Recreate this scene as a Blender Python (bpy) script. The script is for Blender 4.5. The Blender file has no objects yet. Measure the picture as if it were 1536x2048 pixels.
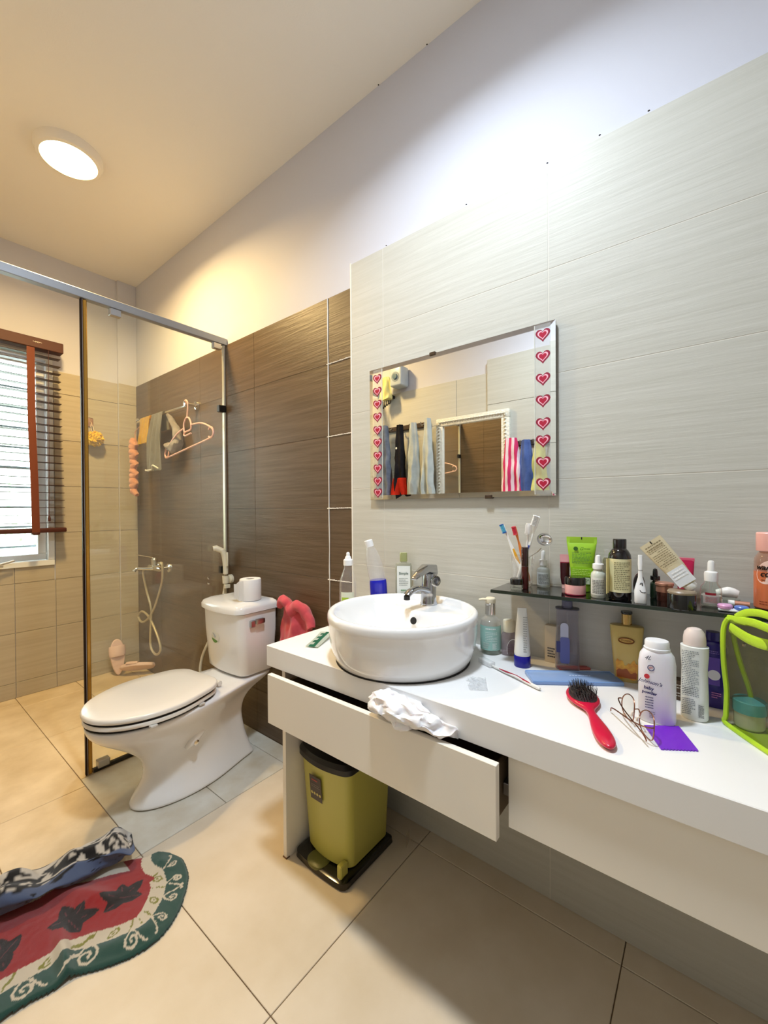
import bpy, bmesh, math, random
import numpy as np
from mathutils import Vector, Matrix, noise
PI = math.pi
sc = bpy.context.scene
COL = sc.collection
random.seed(7)

def lin(c):
    if isinstance(c, str):
        c = [int(c[i:i+2], 16)/255 for i in (0, 2, 4)]
    return tuple((v/12.92 if v <= .04045 else ((v+.055)/1.055)**2.4) for v in c)

# ------------------------------------------------------------------ camera
EYE = Vector((0, 0, 1.136))
yaw, pitch, roll = [math.radians(a) for a in (51.5645, -0.4723, -0.3733)]
fw = Vector((math.sin(yaw)*math.cos(pitch), math.cos(yaw)*math.cos(pitch), math.sin(pitch)))
r0 = Vector((math.cos(yaw), -math.sin(yaw), 0)); u0 = r0.cross(fw)
rt = r0*math.cos(roll)+u0*math.sin(roll); up = -r0*math.sin(roll)+u0*math.cos(roll)
cd = bpy.data.cameras.new('camera'); cam = bpy.data.objects.new('camera', cd); COL.objects.link(cam)
M = Matrix((rt, up, -fw)).transposed().to_4x4(); M.translation = EYE
cam.matrix_world = M
cd.sensor_fit = 'HORIZONTAL'; cd.sensor_width = 36; cd.lens = 822.875/1536*36; cd.clip_start = .01
sc.camera = cam

# ------------------------------------------------------------------ world, exposure
w = bpy.data.worlds.new('world'); sc.world = w; w.use_nodes = True
w.node_tree.nodes['Background'].inputs[0].default_value = (.93, .97, 1, 1)
w.node_tree.nodes['Background'].inputs[1].default_value = 12.0
sc.view_settings.view_transform = 'Standard'; sc.view_settings.look = 'None'
sc.view_settings.exposure = 0.2; sc.view_settings.gamma = 1.0; sc.view_settings.use_curve_mapping = False
sc.cycles.max_bounces = 12; sc.cycles.transparent_max_bounces = 24; sc.cycles.glossy_bounces = 6
WARM_COL, WARM_W, WARM_SPREAD = (1.0, .69, .29), 30.0, math.radians(158)
COOL_COL, COOL_W, COOL_SPREAD = (.78, .89, 1.0), 20.0, math.radians(146)

# ------------------------------------------------------------------ materials
def nodes(name):
    m = bpy.data.materials.new(name); m.use_nodes = True
    return m, m.node_tree, m.node_tree.nodes['Principled BSDF']
def noise_fac(nt, scale, detail=4, lo=.35, hi=.65, obj=False, rough=.55):
    g = nt.nodes.new('ShaderNodeTexCoord' if obj else 'ShaderNodeNewGeometry')
    mp = nt.nodes.new('ShaderNodeMapping'); mp.inputs['Scale'].default_value = scale
    nt.links.new(g.outputs['Object' if obj else 'Position'], mp.inputs[0])
    n = nt.nodes.new('ShaderNodeTexNoise'); n.inputs['Scale'].default_value = 1; n.inputs['Detail'].default_value = detail
    n.inputs['Roughness'].default_value = rough
    nt.links.new(mp.outputs[0], n.inputs['Vector'])
    mr = nt.nodes.new('ShaderNodeMapRange'); mr.inputs[1].default_value = lo; mr.inputs[2].default_value = hi
    nt.links.new(n.outputs[0], mr.inputs[0])
    return mr.outputs[0]
def mat(name, col, rough=.5, metal=0, spec=.5, var=None, bump=None, emit=None, es=0, trans=0, coat=0, sss=0, attr=None, sheen=0, obj=False):
    m, nt, b = nodes(name); c = lin(col)
    b.inputs['Base Color'].default_value = (*c, 1); b.inputs['Roughness'].default_value = rough
    b.inputs['Metallic'].default_value = metal; b.inputs['Specular IOR Level'].default_value = spec
    b.inputs['Transmission Weight'].default_value = trans; b.inputs['Coat Weight'].default_value = coat
    b.inputs['Coat Roughness'].default_value = .08
    if sheen: b.inputs['Sheen Weight'].default_value = sheen
    if sss: b.inputs['Subsurface Weight'].default_value = sss; b.inputs['Subsurface Scale'].default_value = .01
    if emit: b.inputs['Emission Color'].default_value = (*emit, 1); b.inputs['Emission Strength'].default_value = es
    if attr:
        a = nt.nodes.new('ShaderNodeAttribute'); a.attribute_name = attr
        nt.links.new(a.outputs['Color'], b.inputs['Base Color'])
    if var:
        col2, scale, lo, hi = var[:4]
        mx = nt.nodes.new('ShaderNodeMix'); mx.data_type = 'RGBA'
        nt.links.new(noise_fac(nt, scale, 6, lo, hi, obj), mx.inputs[0])
        mx.inputs[6].default_value = (*c, 1); mx.inputs[7].default_value = (*lin(col2), 1)
        nt.links.new(mx.outputs[2], b.inputs['Base Color'])
    if bump:
        scale, st, dist = bump[:3]
        bp = nt.nodes.new('ShaderNodeBump'); bp.inputs['Strength'].default_value = st; bp.inputs['Distance'].default_value = dist
        nt.links.new(noise_fac(nt, scale, bump[3] if len(bump) > 3 else 4, .2, .8, obj, .6), bp.inputs['Height'])
        nt.links.new(bp.outputs[0], b.inputs['Normal'])
    return m
def clear(name, tint='ffffff', rough=.03, haze=0, hazecol='ffffff', ior=1.45, hazevar=None, gl=1.0, edge=2.6):
    """thin clear plastic or glass: straight transmission + Fresnel gloss + an optional film of haze"""
    m = bpy.data.materials.new(name); m.use_nodes = True; nt = m.node_tree; nt.nodes.clear()
    o = nt.nodes.new('ShaderNodeOutputMaterial'); t = nt.nodes.new('ShaderNodeBsdfTransparent'); t.inputs[0].default_value = (*lin(tint), 1)
    g = nt.nodes.new('ShaderNodeBsdfGlossy'); g.inputs['Roughness'].default_value = rough; g.inputs[0].default_value = (gl, gl, gl, 1)
    f = nt.nodes.new('ShaderNodeLayerWeight'); f.inputs[0].default_value = .5
    f0 = ((ior-1)/(ior+1))**2
    pw = nt.nodes.new('ShaderNodeMath'); pw.operation = 'POWER'; pw.inputs[1].default_value = edge; nt.links.new(f.outputs['Facing'], pw.inputs[0])
    ml = nt.nodes.new('ShaderNodeMath'); ml.operation = 'MULTIPLY_ADD'; ml.inputs[1].default_value = 1-f0; ml.inputs[2].default_value = f0; nt.links.new(pw.outputs[0], ml.inputs[0])
    mx = nt.nodes.new('ShaderNodeMixShader'); nt.links.new(ml.outputs[0], mx.inputs[0]); nt.links.new(t.outputs[0], mx.inputs[1]); nt.links.new(g.outputs[0], mx.inputs[2])
    last = mx
    if haze:
        d = nt.nodes.new('ShaderNodeBsdfDiffuse'); d.inputs[0].default_value = (*lin(hazecol), 1)
        m2 = nt.nodes.new('ShaderNodeMixShader'); m2.inputs[0].default_value = haze
        if hazevar:
            mm = nt.nodes.new('ShaderNodeMath'); mm.operation = 'MULTIPLY'; mm.inputs[1].default_value = haze
            nt.links.new(noise_fac(nt, hazevar, 5, .3, .75), mm.inputs[0]); nt.links.new(mm.outputs[0], m2.inputs[0])
        nt.links.new(mx.outputs[0], m2.inputs[1]); nt.links.new(d.outputs[0], m2.inputs[2]); last = m2
    nt.links.new(last.outputs[0], o.inputs[0])
    return m
MT = {}
def S(name, col, rough=.4, **k):
    key = (name, str(col), rough, str(k))
    if key not in MT: MT[key] = mat(name, col, rough, **k)
    return MT[key]

STREAK = (9, 9, 190)
m_beige = mat('beige_tile', 'c6c4bb', .5, spec=.25, var=('bfbdb3', (2.5, 2.5, 60), .35, .65), bump=((4, 4, 70), .30, .0018, 6))
m_beige_far = mat('far_beige_tile', 'bdb39e', .5, spec=.3, var=('b3a893', (2.5, 2.5, 60), .35, .65), bump=((4, 4, 70), .2, .0015, 5))
m_dark = mat('dark_tile', '65523e', .42, spec=.4, var=('54432f', (2.5, 2.5, 70), .35, .65), bump=((4, 4, 80), .4, .0025, 6))
m_grout_b = mat('beige_grout', 'd6d1c6', .8)
m_grout_w = mat('white_grout', 'e9e3d8', .8)
m_grout_d = mat('dark_grout', '2c2622', .8)
m_grout_f = mat('floor_grout', '8d7558', .85)
m_floor = mat('floor_tile', 'ddd0bc', .32, spec=.4, var=('d2c3ab', (5, 5, 5), .35, .7), bump=((60, 60, 60), .12, .0015))
m_floor_wet = mat('toilet_floor_tile', 'd8d6cc', .34, spec=.4, var=('c0b59f', (6, 6, 6), .35, .7), bump=((60, 60, 60), .12, .0015))
m_floor_sh = mat('shower_floor_tile', 'dcc9a8', .4, spec=.4, var=('c4ae88', (6, 6, 6), .35, .7), bump=((60, 60, 60), .15, .0015))
m_paint = mat('white_paint', 'cfcfd8', .6, spec=.15, bump=((160, 160, 160), .12, .001))
m_ceil = mat('ceiling_paint', 'f4efe6', .8, spec=.2, bump=((220, 220, 220), .2, .001))
m_ceramic = mat('white_ceramic', 'f0eeec', .10, coat=.4)
m_seat = mat('seat_plastic', 'efe9e0', .22)
m_lamin = mat('white_laminate', 'efedeb', .28, spec=.45)
m_lamin2 = mat('cabinet_laminate', 'f0e9dd', .38, spec=.4)
m_chrome = mat('chrome', 'e8e8e8', .09, metal=1)
m_steel = mat('brushed_steel', 'b9b9ba', .3, metal=1)
m_alu = mat('aluminium_rail', '9fa4ad', .42, metal=.4)
m_blackm = mat('black_metal', '14120f', .35)
m_white = mat('white_plastic', 'f2f2f2', .3)
m_cream = mat('cream_plastic', 'e9dfc4', .35)
m_black = mat('black_plastic', '0c0b0c', .15, coat=.3)
m_glass = clear('shower_glass', 'fbfdfa', .02, haze=.09, hazecol='e9dfc8', hazevar=(1.6, 1.6, 1.2), edge=5)
m_clear = clear('clear_plastic', 'fcfcfc', .06, haze=.06)
m_clearg = clear('clear_glass', 'f4f8f6', .03)
m_mirror = mat('mirror_silver', 'f2f4f2', .005, metal=1)
m_wood = mat('blind_wood', '481b0d', .6, var=('45190c', (3, 30, 40), .3, .7))
m_wood_d = mat('blind_slat_wood', '3c1c10', .4, var=('2f140b', (3, 30, 40), .3, .7))
m_tape = mat('blind_tape', '6a2e12', .7)

# ------------------------------------------------------------------ object helpers
def thing(name, label, cat, loc=(0, 0, 0), rotz=0, group=None):
    o = bpy.data.objects.new(name, None); COL.objects.link(o); o.empty_display_size = .02
    o.location = loc; o.rotation_euler = (0, 0, rotz); o['label'] = label; o['category'] = cat
    if group: o['group'] = group
    return o
def mk(bm, sharp=32, smooth=True):
    me = bpy.data.meshes.new('m')
    if isinstance(bm, tuple):
        me.from_pydata(*bm)
    else:
        bmesh.ops.recalc_face_normals(bm, faces=bm.faces)
        bm.to_mesh(me); bm.free()
    if smooth:
        me.polygons.foreach_set('use_smooth', [True]*len(me.polygons))
        try: me.set_sharp_from_angle(angle=math.radians(sharp))
        except Exception: pass
    me.update()
    return me
def ob(name, bm, m, parent=None, loc=None, rot=None, sharp=32, smooth=True, label=None, kind=None):
    me = bm if isinstance(bm, bpy.types.Mesh) else mk(bm, sharp, smooth)
    me.name = name
    o = bpy.data.objects.new(name, me); COL.objects.link(o)
    if not me.materials:
        for x in (m if isinstance(m, (list, tuple)) else [m]): me.materials.append(x)
    if parent: o.parent = parent
    if loc is not None: o.location = loc
    if rot is not None: o.rotation_euler = rot
    if label: o['label'] = label
    if kind: o['kind'] = kind
    return o
def tag(o, label, cat, group=None):
    o['label'] = label; o['category'] = cat
    if group: o['group'] = group
    return o
def struct(name, bm, m, label=None):
    o = ob(name, bm, m, smooth=False); o['kind'] = 'structure'
    if label: o['label'] = label
    return o
def box(x0, x1, y0, y1, z0, z1, bev=0, seg=1, bm=None):
    b = bm or bmesh.new()
    r = bmesh.ops.create_cube(b, size=1); vs = r['verts']
    for v in vs:
        v.co = Vector(((x0+x1)/2+v.co.x*(x1-x0), (y0+y1)/2+v.co.y*(y1-y0), (z0+z1)/2+v.co.z*(z1-z0)))
    if bev:
        es = list({e for v in vs for e in v.link_edges})
        bmesh.ops.bevel(b, geom=es, offset=bev, segments=seg, profile=.5, affect='EDGES')
    return b
def lathe(prof, seg=32, sx=1, sy=1, bm=None, at=(0, 0, 0)):
    b = bm or bmesh.new(); rings = []
    for r, z in prof:
        if r < 1e-6: rings.append([b.verts.new((at[0], at[1], at[2]+z))])
        else: rings.append([b.verts.new((at[0]+r*sx*math.cos(2*PI*k/seg), at[1]+r*sy*math.sin(2*PI*k/seg), at[2]+z)) for k in range(seg)])
    for a, c in zip(rings, rings[1:]):
        if len(a) == 1 and len(c) == 1: continue
        for k in range(seg):
            k2 = (k+1) % seg
            if len(a) == 1: b.faces.new((a[0], c[k2], c[k]))
            elif len(c) == 1: b.faces.new((a[k], a[k2], c[0]))
            else: b.faces.new((a[k], a[k2], c[k2], c[k]))
    return b
def loft(rings, cap=True, closed=True, bm=None):
    b = bm or bmesh.new(); R = [[b.verts.new(p) for p in r] for r in rings]; n = len(R[0])
    for a, c in zip(R, R[1:]):
        for k in range(n if closed else n-1):
            k2 = (k+1) % n; b.faces.new((a[k], a[k2], c[k2], c[k]))
    if cap and closed:
        b.faces.new(list(reversed(R[0]))); b.faces.new(R[-1])
    return b
def sup(rx, ry, z, p=2.0, n=32, cx=0, cy=0):
    out = []
    for k in range(n):
        a = 2*PI*k/n; c, s = math.cos(a), math.sin(a)
        out.append((cx+rx*math.copysign(abs(c)**(2/p), c), cy+ry*math.copysign(abs(s)**(2/p), s), z))
    return out
def spl(P, n=8):
    """Catmull-Rom through points"""
    P = [Vector(p) for p in P]; out = []
    for i in range(len(P)-1):
        a, b_, c, d = P[max(i-1, 0)], P[i], P[i+1], P[min(i+2, len(P)-1)]
        for k in range(n):
            t = k/n
            out.append(.5*((2*b_)+(c-a)*t+(2*a-5*b_+4*c-d)*t*t+(3*b_-a-3*c+d)*t**3))
    out.append(P[-1]); return out
def tube(path, rad, seg=10, flat=1.0, bm=None, closed=False, upv=(0, 0, 1)):
    P = [Vector(p) for p in path]; n = len(P)
    rads = rad if isinstance(rad, (list, tuple)) else [rad]*n
    if len(rads) != n:
        rads = [rads[0]+(rads[-1]-rads[0])*i/(n-1) for i in range(n)] if len(rads) == 2 else [np.interp(i/(n-1), np.linspace(0, 1, len(rads)), rads) for i in range(n)]
    rings = []; u = Vector(upv)
    for i in range(n):
        if closed: t = (P[(i+1) % n]-P[i-1])
        else: t = (P[min(i+1, n-1)]-P[max(i-1, 0)])
        t.normalize(); u = (u-t*u.dot(t))
        if u.length < 1e-4: u = t.orthogonal()
        u.normalize(); s = t.cross(u)
        rings.append([P[i]+(s*math.cos(2*PI*k/seg)+u*math.sin(2*PI*k/seg)*flat)*rads[i] for k in range(seg)])
    if closed: rings.append(rings[0]); return loft(rings, cap=False, bm=bm)
    return loft(rings, bm=bm)
def prism(pts, z0, z1, bev=0, seg=2, bm=None):
    b = bm or bmesh.new(); vs = [b.verts.new((x, y, z0)) for x, y in pts]; f = b.faces.new(vs)
    r = bmesh.ops.extrude_face_region(b, geom=[f]); tv = [g for g in r['geom'] if isinstance(g, bmesh.types.BMVert)]
    for v in tv: v.co.z = z1
    if bev:
        es = [e for e in b.edges if abs(e.verts[0].co.z-e.verts[1].co.z) < 1e-9]
        bmesh.ops.bevel(b, geom=es, offset=bev, segments=seg, profile=.5, affect='EDGES')
    return b
def wrap(x, z, R, y):
    """point of a front label: x to the right, on a cylinder of radius R or the plane y"""
    if R: return (R*math.sin(x/R), -R*math.cos(x/R), z)
    return (x, y, z)
def patch(w_, h, m, parent, z0=0, R=None, y=0, x0=0, name='label', n=12, th=.0003, round_=0, label=None):
    b = bmesh.new(); fr, bk = [], []
    R2 = R+th if R else None
    for i in range(n+1):
        x = x0-w_/2+w_*i/n
        a = 0
        if round_:
            dx = min(x-(x0-w_/2), (x0+w_/2)-x)
            if dx < round_: a = round_-math.sqrt(max(0, round_**2-(round_-dx)**2))
        fr.append((b.verts.new(wrap(x, z0+a, R2, y-th)), b.verts.new(wrap(x, z0+h-a, R2, y-th))))
    for a, c in zip(fr, fr[1:]): b.faces.new((a[0], c[0], c[1], a[1]))
    return ob(name, b, m, parent, label=label)
def lines(w_, h, n, m, parent, z0=0, R=None, y=0, x0=0, name='printed_text', th=.0006, fill=.5, seed=1, left=True):
    """rows of fine print: short dashes, one mesh"""
    rr = random.Random(seed); b = bmesh.new(); R2 = R+th if R else None
    ph = h/n
    for k in range(n):
        z = z0+h-(k+.75)*ph; x = -w_/2; end = w_/2*(1 if rr.random() < .7 else rr.uniform(.1, .9))
        while x < end:
            l = rr.uniform(.04, .16)*w_; e = min(x+l, end)
            q = [wrap(x0+x, z, R2, y-th), wrap(x0+e, z, R2, y-th), wrap(x0+e, z+ph*fill, R2, y-th), wrap(x0+x, z+ph*fill, R2, y-th)]
            b.faces.new([b.verts.new(p) for p in q]); x = e+w_*.035
    o = ob(name, b, m, parent, smooth=False); return o
def text(s, size, m, parent, x=0, z=0, R=None, y=0, th=.0007, name='lettering', shear=0, rot=0, align='CENTER', bold=0, M4=None):
    c = bpy.data.curves.new('t', 'FONT'); c.body = s; c.size = size; c.align_x = align; c.shear = shear; c.offset = bold; c.resolution_u = 3
    t = bpy.data.objects.new('t', c); COL.objects.link(t)
    dg = bpy.context.evaluated_depsgraph_get(); me = bpy.data.meshes.new_from_object(t.evaluated_get(dg))
    bpy.data.objects.remove(t); bpy.data.curves.remove(c)
    R2 = R+th if R else None; cr, sr = math.cos(rot), math.sin(rot)
    for v in me.vertices:
        a, b = v.co.x*cr-v.co.y*sr, v.co.x*sr+v.co.y*cr
        v.co = wrap(x+a, z+b, R2, y-th)
        if M4: v.co = M4 @ v.co
    me.materials.clear(); me.materials.append(m)
    return ob(name, me, m, parent)
def face(x, y, off=0): return math.atan2(-x, y)+off
def nz(x, y=0, z=0, s=1.0): return noise.noise(Vector((x*s, y*s, z*s)))
def blob(path, rads, amp, seed, seg=20, flat=1, freq=30, n=6):
    P = spl(path, n); rr = [np.interp(i/(len(P)-1), np.linspace(0, 1, len(rads)), rads) for i in range(len(P))]
    b = tube(P, rr, seg, flat)
    for v in b.verts:
        d = noise.noise_vector(v.co*freq+Vector((seed, seed*2, 0)))
        v.co += d*amp
    return b
def hang(w0, w1, h, depth, folds, seed, seg=72, rows=14, amp=.35, x=0):
    """hanging bunch of cloth: wavy closed section, gathered at the top; local X across, -Y to the front, top at z=0"""
    rr = random.Random(seed); ph = [rr.uniform(0, 6.28) for _ in range(4)]; rings = []
    for j in range(rows+1):
        t = j/rows; wd = (w0+(w1-w0)*min(1, t*1.15)**.7)/2; dp = depth*(.55+.45*t); ring = []
        for k in range(seg):
            a = 2*PI*k/seg; f = 1+amp*math.sin(folds*a+ph[0]+1.3*t+.7*math.sin(2*t+ph[1]))*(.5+.5*t)
            ring.append((wd*math.cos(a)+.1*wd*math.sin(3*t+ph[2]), dp*math.sin(a)*f, -h*t+.03*h*math.sin(2*a+ph[3])*t))
        ring = [(p[0]+.012*nz(p[0]+seed, p[2], 0, 14)*t, p[1]+.022*nz(p[0]*2+seed, p[1]*3, p[2], 12)*min(1, 3*t), p[2]) for p in ring]
        rings.append(ring)
    return loft(rings)
def arc(n, a0, a1): return [a0+(a1-a0)*i/(n-1) for i in range(n)]

# ================================================================== ROOM
WB, WD, WL, YF, YN, ZC = 1.222, 1.245, -.19, 3.31, -1.1, 2.765
tile_cache = {}
def tile(parent, m, size, loc, axis):
    """one bevelled tile, thickness 8 mm, face towards the room; axis names the face direction"""
    key = (m.name, tuple(round(s, 4) for s in size), axis)
    if key not in tile_cache:
        a, b = size[0]/2, size[1]/2; t = .008
        if axis == 'x': bm = box(0, t, -a, a, -b, b, .0004)
        elif axis == '-x': bm = box(-t, 0, -a, a, -b, b, .0012)
        elif axis == '-y': bm = box(-a, a, 0, t, -b, b, .0012)
        else: bm = box(-a, a, -b, b, -t, 0, .0012)
        me = mk(bm, 20, False); me.name = 'tile'; me.materials.append(m); tile_cache[key] = me
    o = bpy.data.objects.new('tile', tile_cache[key]); COL.objects.link(o); o.parent = parent; o.location = loc
    return o
def spans(edges): return list(zip(edges, edges[1:]))

fl = struct('floor', box(WL-.05, WD+.05, YN-.05, YF+.05, -.12, -.006), m_grout_f)
G = .0012
xs = [WL, -.047, .553, 1.153, WD-.008]
for y0, y1 in spans([YN, -.427, .173, .773, 1.471]):
    for x0, x1 in spans(xs): tile(fl, m_floor, (x1-x0-2*G, y1-y0-2*G), ((x0+x1)/2, (y0+y1)/2, 0), 'z')
cols = [(WL, -.047, [1.471, 2.32, 2.92, YF]), (-.047, .253, [1.471, 2.02, 2.62, 3.2, YF]), (.253, .553, [1.471, 2.02, 2.62, 3.2, YF]), (.553, .858, [1.471, 2.085, 2.6, 3.12, YF]),
        (.858, 1.153, [1.471, 2.085, 2.42, 3.0, YF]), (1.153, WD-.008, [1.471, 2.085, 2.7, YF])]
for x0, x1, ye in cols:
    for y0, y1 in spans(ye):
        tile(fl, m_floor_wet if y1 < 2.2 and x0 > .5 else m_floor_sh, (x1-x0-2*G, y1-y0-2*G), ((x0+x1)/2, (y0+y1)/2, 0), 'z')
struct('ceiling', box(WL-.1, WD+.1, YN-.1, YF+.1, ZC, ZC+.1), m_ceil)

wr = struct('wall_right', box(WD, WD+.12, YN-.1, YF+.1, -.12, ZC+.1), m_paint)
g = .0011
ob('tile_backing', box(WB+.0006, WD, YN, 1.131, 0, 2.116, .001), m_grout_b, wr, smooth=False)
ob('edge_strip', box(WB-.001, WD+.001, 1.130, 1.137, .0, 2.122, .001), m_grout_w, wr, smooth=False, label='rough white grout edge of the raised beige tiling')
zb = [0]+[2.118-k*.3007 for k in range(6, -1, -1)]
for z0, z1 in spans(zb):
    for y0, y1 in spans([YN, -.836, -.236, .364, .968, 1.131]):
        tile(wr, m_beige, (y1-y0-2*g, z1-z0-2*g), (WB, (y0+y1)/2, (z0+z1)/2), 'x')
ob('dark_tile_backing', box(WD-.0065, WD+.002, 1.133, YF, 0, 2.036), m_grout_d, wr, smooth=False)
zd = [0, .217, .524, .834, 1.140, 1.447, 1.756, 2.037]
for z0, z1 in spans(zd):
    tile(wr, m_dark, (1.281-1.139-.004, z1-z0-.004), (WD-.008, (1.281+1.139)/2-.001, (z0+z1)/2), 'x')
    for y0, y1 in spans([1.281, 1.82, 2.364, 2.905, YF]):
        tile(wr, m_dark, (y1-y0-.0016, z1-z0-.0016), (WD-.008, (y0+y1)/2, (z0+z1)/2), 'x')
def rough_line(p, q, wdt, seed):
    rr = random.Random(seed); P = []; n = 40
    for i in range(n+1):
        v = Vector(p).lerp(Vector(q), i/n); v.z += rr.uniform(-.0008, .0008) if abs(p[2]-q[2]) < .01 else 0; v.y += rr.uniform(-.0008, .0008) if abs(p[2]-q[2]) > .01 else 0; P.append(v)
    return tube(P, [wdt*rr.uniform(.6, 1.3) for _ in P], 6)
ob('grout_line', rough_line((WD-.0095, 1.281, .0), (WD-.0095, 1.281, 2.035), .0024, 1), m_grout_w, wr)
for i, z in enumerate((.834, 1.140, 1.447, 1.756)):
    ob('grout_line', rough_line((WD-.0095, 1.137, z), (WD-.0095, 1.290, z-.002), .0022, 5+i), m_grout_w, wr)

# far wall with the window opening
b = bmesh.new()
WX0, WX1, WZ0, WZ1 = .02, .752, .79, 2.12
box(WL-.1, WX0, YF, YF+.15, -.1, ZC+.1, bm=b); box(WX1, WD+.1, YF, YF+.15, -.1, ZC+.1, bm=b)
box(WX0, WX1, YF, YF+.15, -.1, WZ0, bm=b); box(WX0, WX1, YF, YF+.15, WZ1, ZC+.1, bm=b)
wf = struct('wall_far', b, m_paint)
ob('corner_box', box(1.124, WD, YF-.022, YF, 0, ZC, .002), m_paint, wf, smooth=False, label='narrow boxed-in strip at the shower corner')
zf = [0, .094, .394, .694, .994, 1.294, 1.594, 1.894, 2.037]
for z0, z1 in spans(zf):
    for x0, x1 in spans([WL, .02, .557, .757, 1.124]):
        if z0 >= .694 and x0 >= .0 and x1 <= .56: continue
        if z0 >= .694 and x0 < .7 and x1 > .6: x0 = .754
        if x1-x0 < .02: continue
        tile(wf, m_beige_far, (x1-x0-2*g, z1-z0-2*g), ((x0+x1)/2, YF-.008, (z0+z1)/2), '-y')
    tile(wf, m_beige_far, (WD-.008-1.124-.001, z1-z0-2*g), ((WD-.008+1.124)/2, YF-.030, (z0+z1)/2), '-y')
for x0, x1 in ((WX0, .557), (.557, WX1)):
    tile(wf, m_beige_far, (x1-x0-2*g, .790-.694-2*g), ((x0+x1)/2, YF-.008, .742), '-y')
wn = struct('wall_near', box(WL-.1, WD+.1, YN-.1, YN, -.1, ZC+.1), m_paint)
wl = struct('wall_left', box(WL-.12, WL, YN-.1, YF+.1, -.1, ZC+.1), m_paint)
for z0, z1 in spans(zb):
    for y0, y1 in spans([YN, -.6, 0, .6, 1.16]):
        tile(wl, m_beige, (y1-y0-2*g, z1-z0-2*g), (WL+.03, (y0+y1)/2, (z0+z1)/2), '-x')
ob('tile_backing', box(WL, WL+.024, YN, 1.16, 0, 2.117), m_grout_b, wl, smooth=False)
for z0, z1 in spans([0, .237, .537, .837, 1.137, 1.437, 1.737, 2.037]):
    for y0, y1 in spans([1.162, 1.4, 2.0, 2.6, 3.2, YF]):
        if y1-y0 < .003: continue
        tile(wl, m_beige, (y1-y0-2*g, z1-z0-2*g), (WL+.008, (y0+y1)/2, (z0+z1)/2), '-x')
# cable spots along the top of the tiling
b = bmesh.new()
for y, z in ((.95, 2.12), (.62, 2.12), (.365, 2.12), (.23, 2.123), (.12, 2.121), (1.0, 2.765), (.78, 2.765)):
    lathe([(0, -.002), (.003, 0), (0, .002)], 6, bm=b, at=(WB-.001 if z < 2.5 else WD-.002, y, z))
ob('mortar_crumb', b, m_grout_d, wr, kind='stuff')

# window
wi = bpy.data.objects.new('window_1', None); COL.objects.link(wi); wi['kind'] = 'structure'
m_upvc = mat('white_window_frame', 'e8ecee', .3)
b = bmesh.new()
for (x0, x1, z0, z1) in ((WX0, WX1, WZ0, WZ0+.035), (WX0, WX1, WZ1-.035, WZ1), (WX0, WX0+.035, WZ0+.0355, WZ1-.0355), (WX1-.035, WX1, WZ0+.0355, WZ1-.0355)):
    box(x0, x1, YF-.02, YF+.06, z0, z1, .003, bm=b)
ob('window_frame', b, m_upvc, wi)
b = bmesh.new()
for (x0, x1, z0, z1) in ((WX0+.037, WX1-.037, WZ0+.037, WZ0+.075), (WX0+.037, WX1-.037, WZ1-.075, WZ1-.037), (WX0+.037, WX0+.08, WZ0+.0755, WZ1-.0755), (WX1-.08, WX1-.037, WZ0+.0755, WZ1-.0755), (.36, .40, WZ0+.0755, WZ1-.0755)):
    box(x0, x1, YF+.01, YF+.045, z0, z1, .003, bm=b)
ob('sash', b, m_upvc, wi)
for x0, x1 in ((WX0+.08, .36), (.40, WX1-.08)):
    ob('pane', box(x0, x1, YF+.025, YF+.031, WZ0+.075, WZ1-.075), clear('window_glass', 'f2f8f6', .02, edge=5), wi)
for k in range(9):
    z = .905+k*.125
    ob('bar', box(WX0, WX1, YF+.10, YF+.112, z, z+.012, .002), S('bar_paint', '6f7779', .4), wi)
b = tube(spl([(.30, YF-.015, .815), (.38, YF-.045, .82), (.50, YF-.05, .812)]), [.010, .006, .008], 8)
lathe([(0, 0), (.02, 0), (.018, .012), (.01, .02), (0, .02)], 14, bm=b, at=(.38, YF-.03, .812))
tube([(.46, YF-.05, .815), (.55, YF-.05, .838)], [.007, .006], 8, bm=b)
ob('crank_handle', b, S('grey_handle', 'a9a59c', .4), wi, label='grey crank handle on the window sill')

# garden seen through the window
gw = struct('trim_1', box(-2.5, 3.5, 6.2, 6.3, -.5, 1.45), mat('garden_wall_paint', 'd8dad6', .7), 'pale garden wall outside the window')
struct('trim_2', box(-4, 6, YF+.2, 9, -.55, -.45), mat('yard_paving', 'b8b4aa', .8), 'pale paving outside the window')
bu = thing('bush', 'green leafy bush outside behind the window blind', 'bush', (.55, 5.2, -.45))
rr = random.Random(3); b = bmesh.new()
for k in range(900):
    v = Vector((rr.gauss(0, .5), rr.gauss(0, .28), 1.05+rr.gauss(0, .28)))
    d = Vector((rr.uniform(-1, 1), rr.uniform(-1, 1), rr.uniform(-1, 1))).normalized(); s = d.orthogonal().normalized(); L = rr.uniform(.04, .09)
    b.faces.new([b.verts.new(v+q) for q in (d*L, s*L*.4, -d*L, -s*L*.4)])
ob('foliage', b, mat('leaf_green', '7f9a6c', .5, var=('9ab088', (9, 9, 9), .3, .7)), bu, kind='stuff')
ob('stem', tube([(0, 0, 0), (.03, 0, .7), (0, 0, 1.4)], [.04, .03, .015], 8), S('bark', '5a4632', .8), bu)

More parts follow.
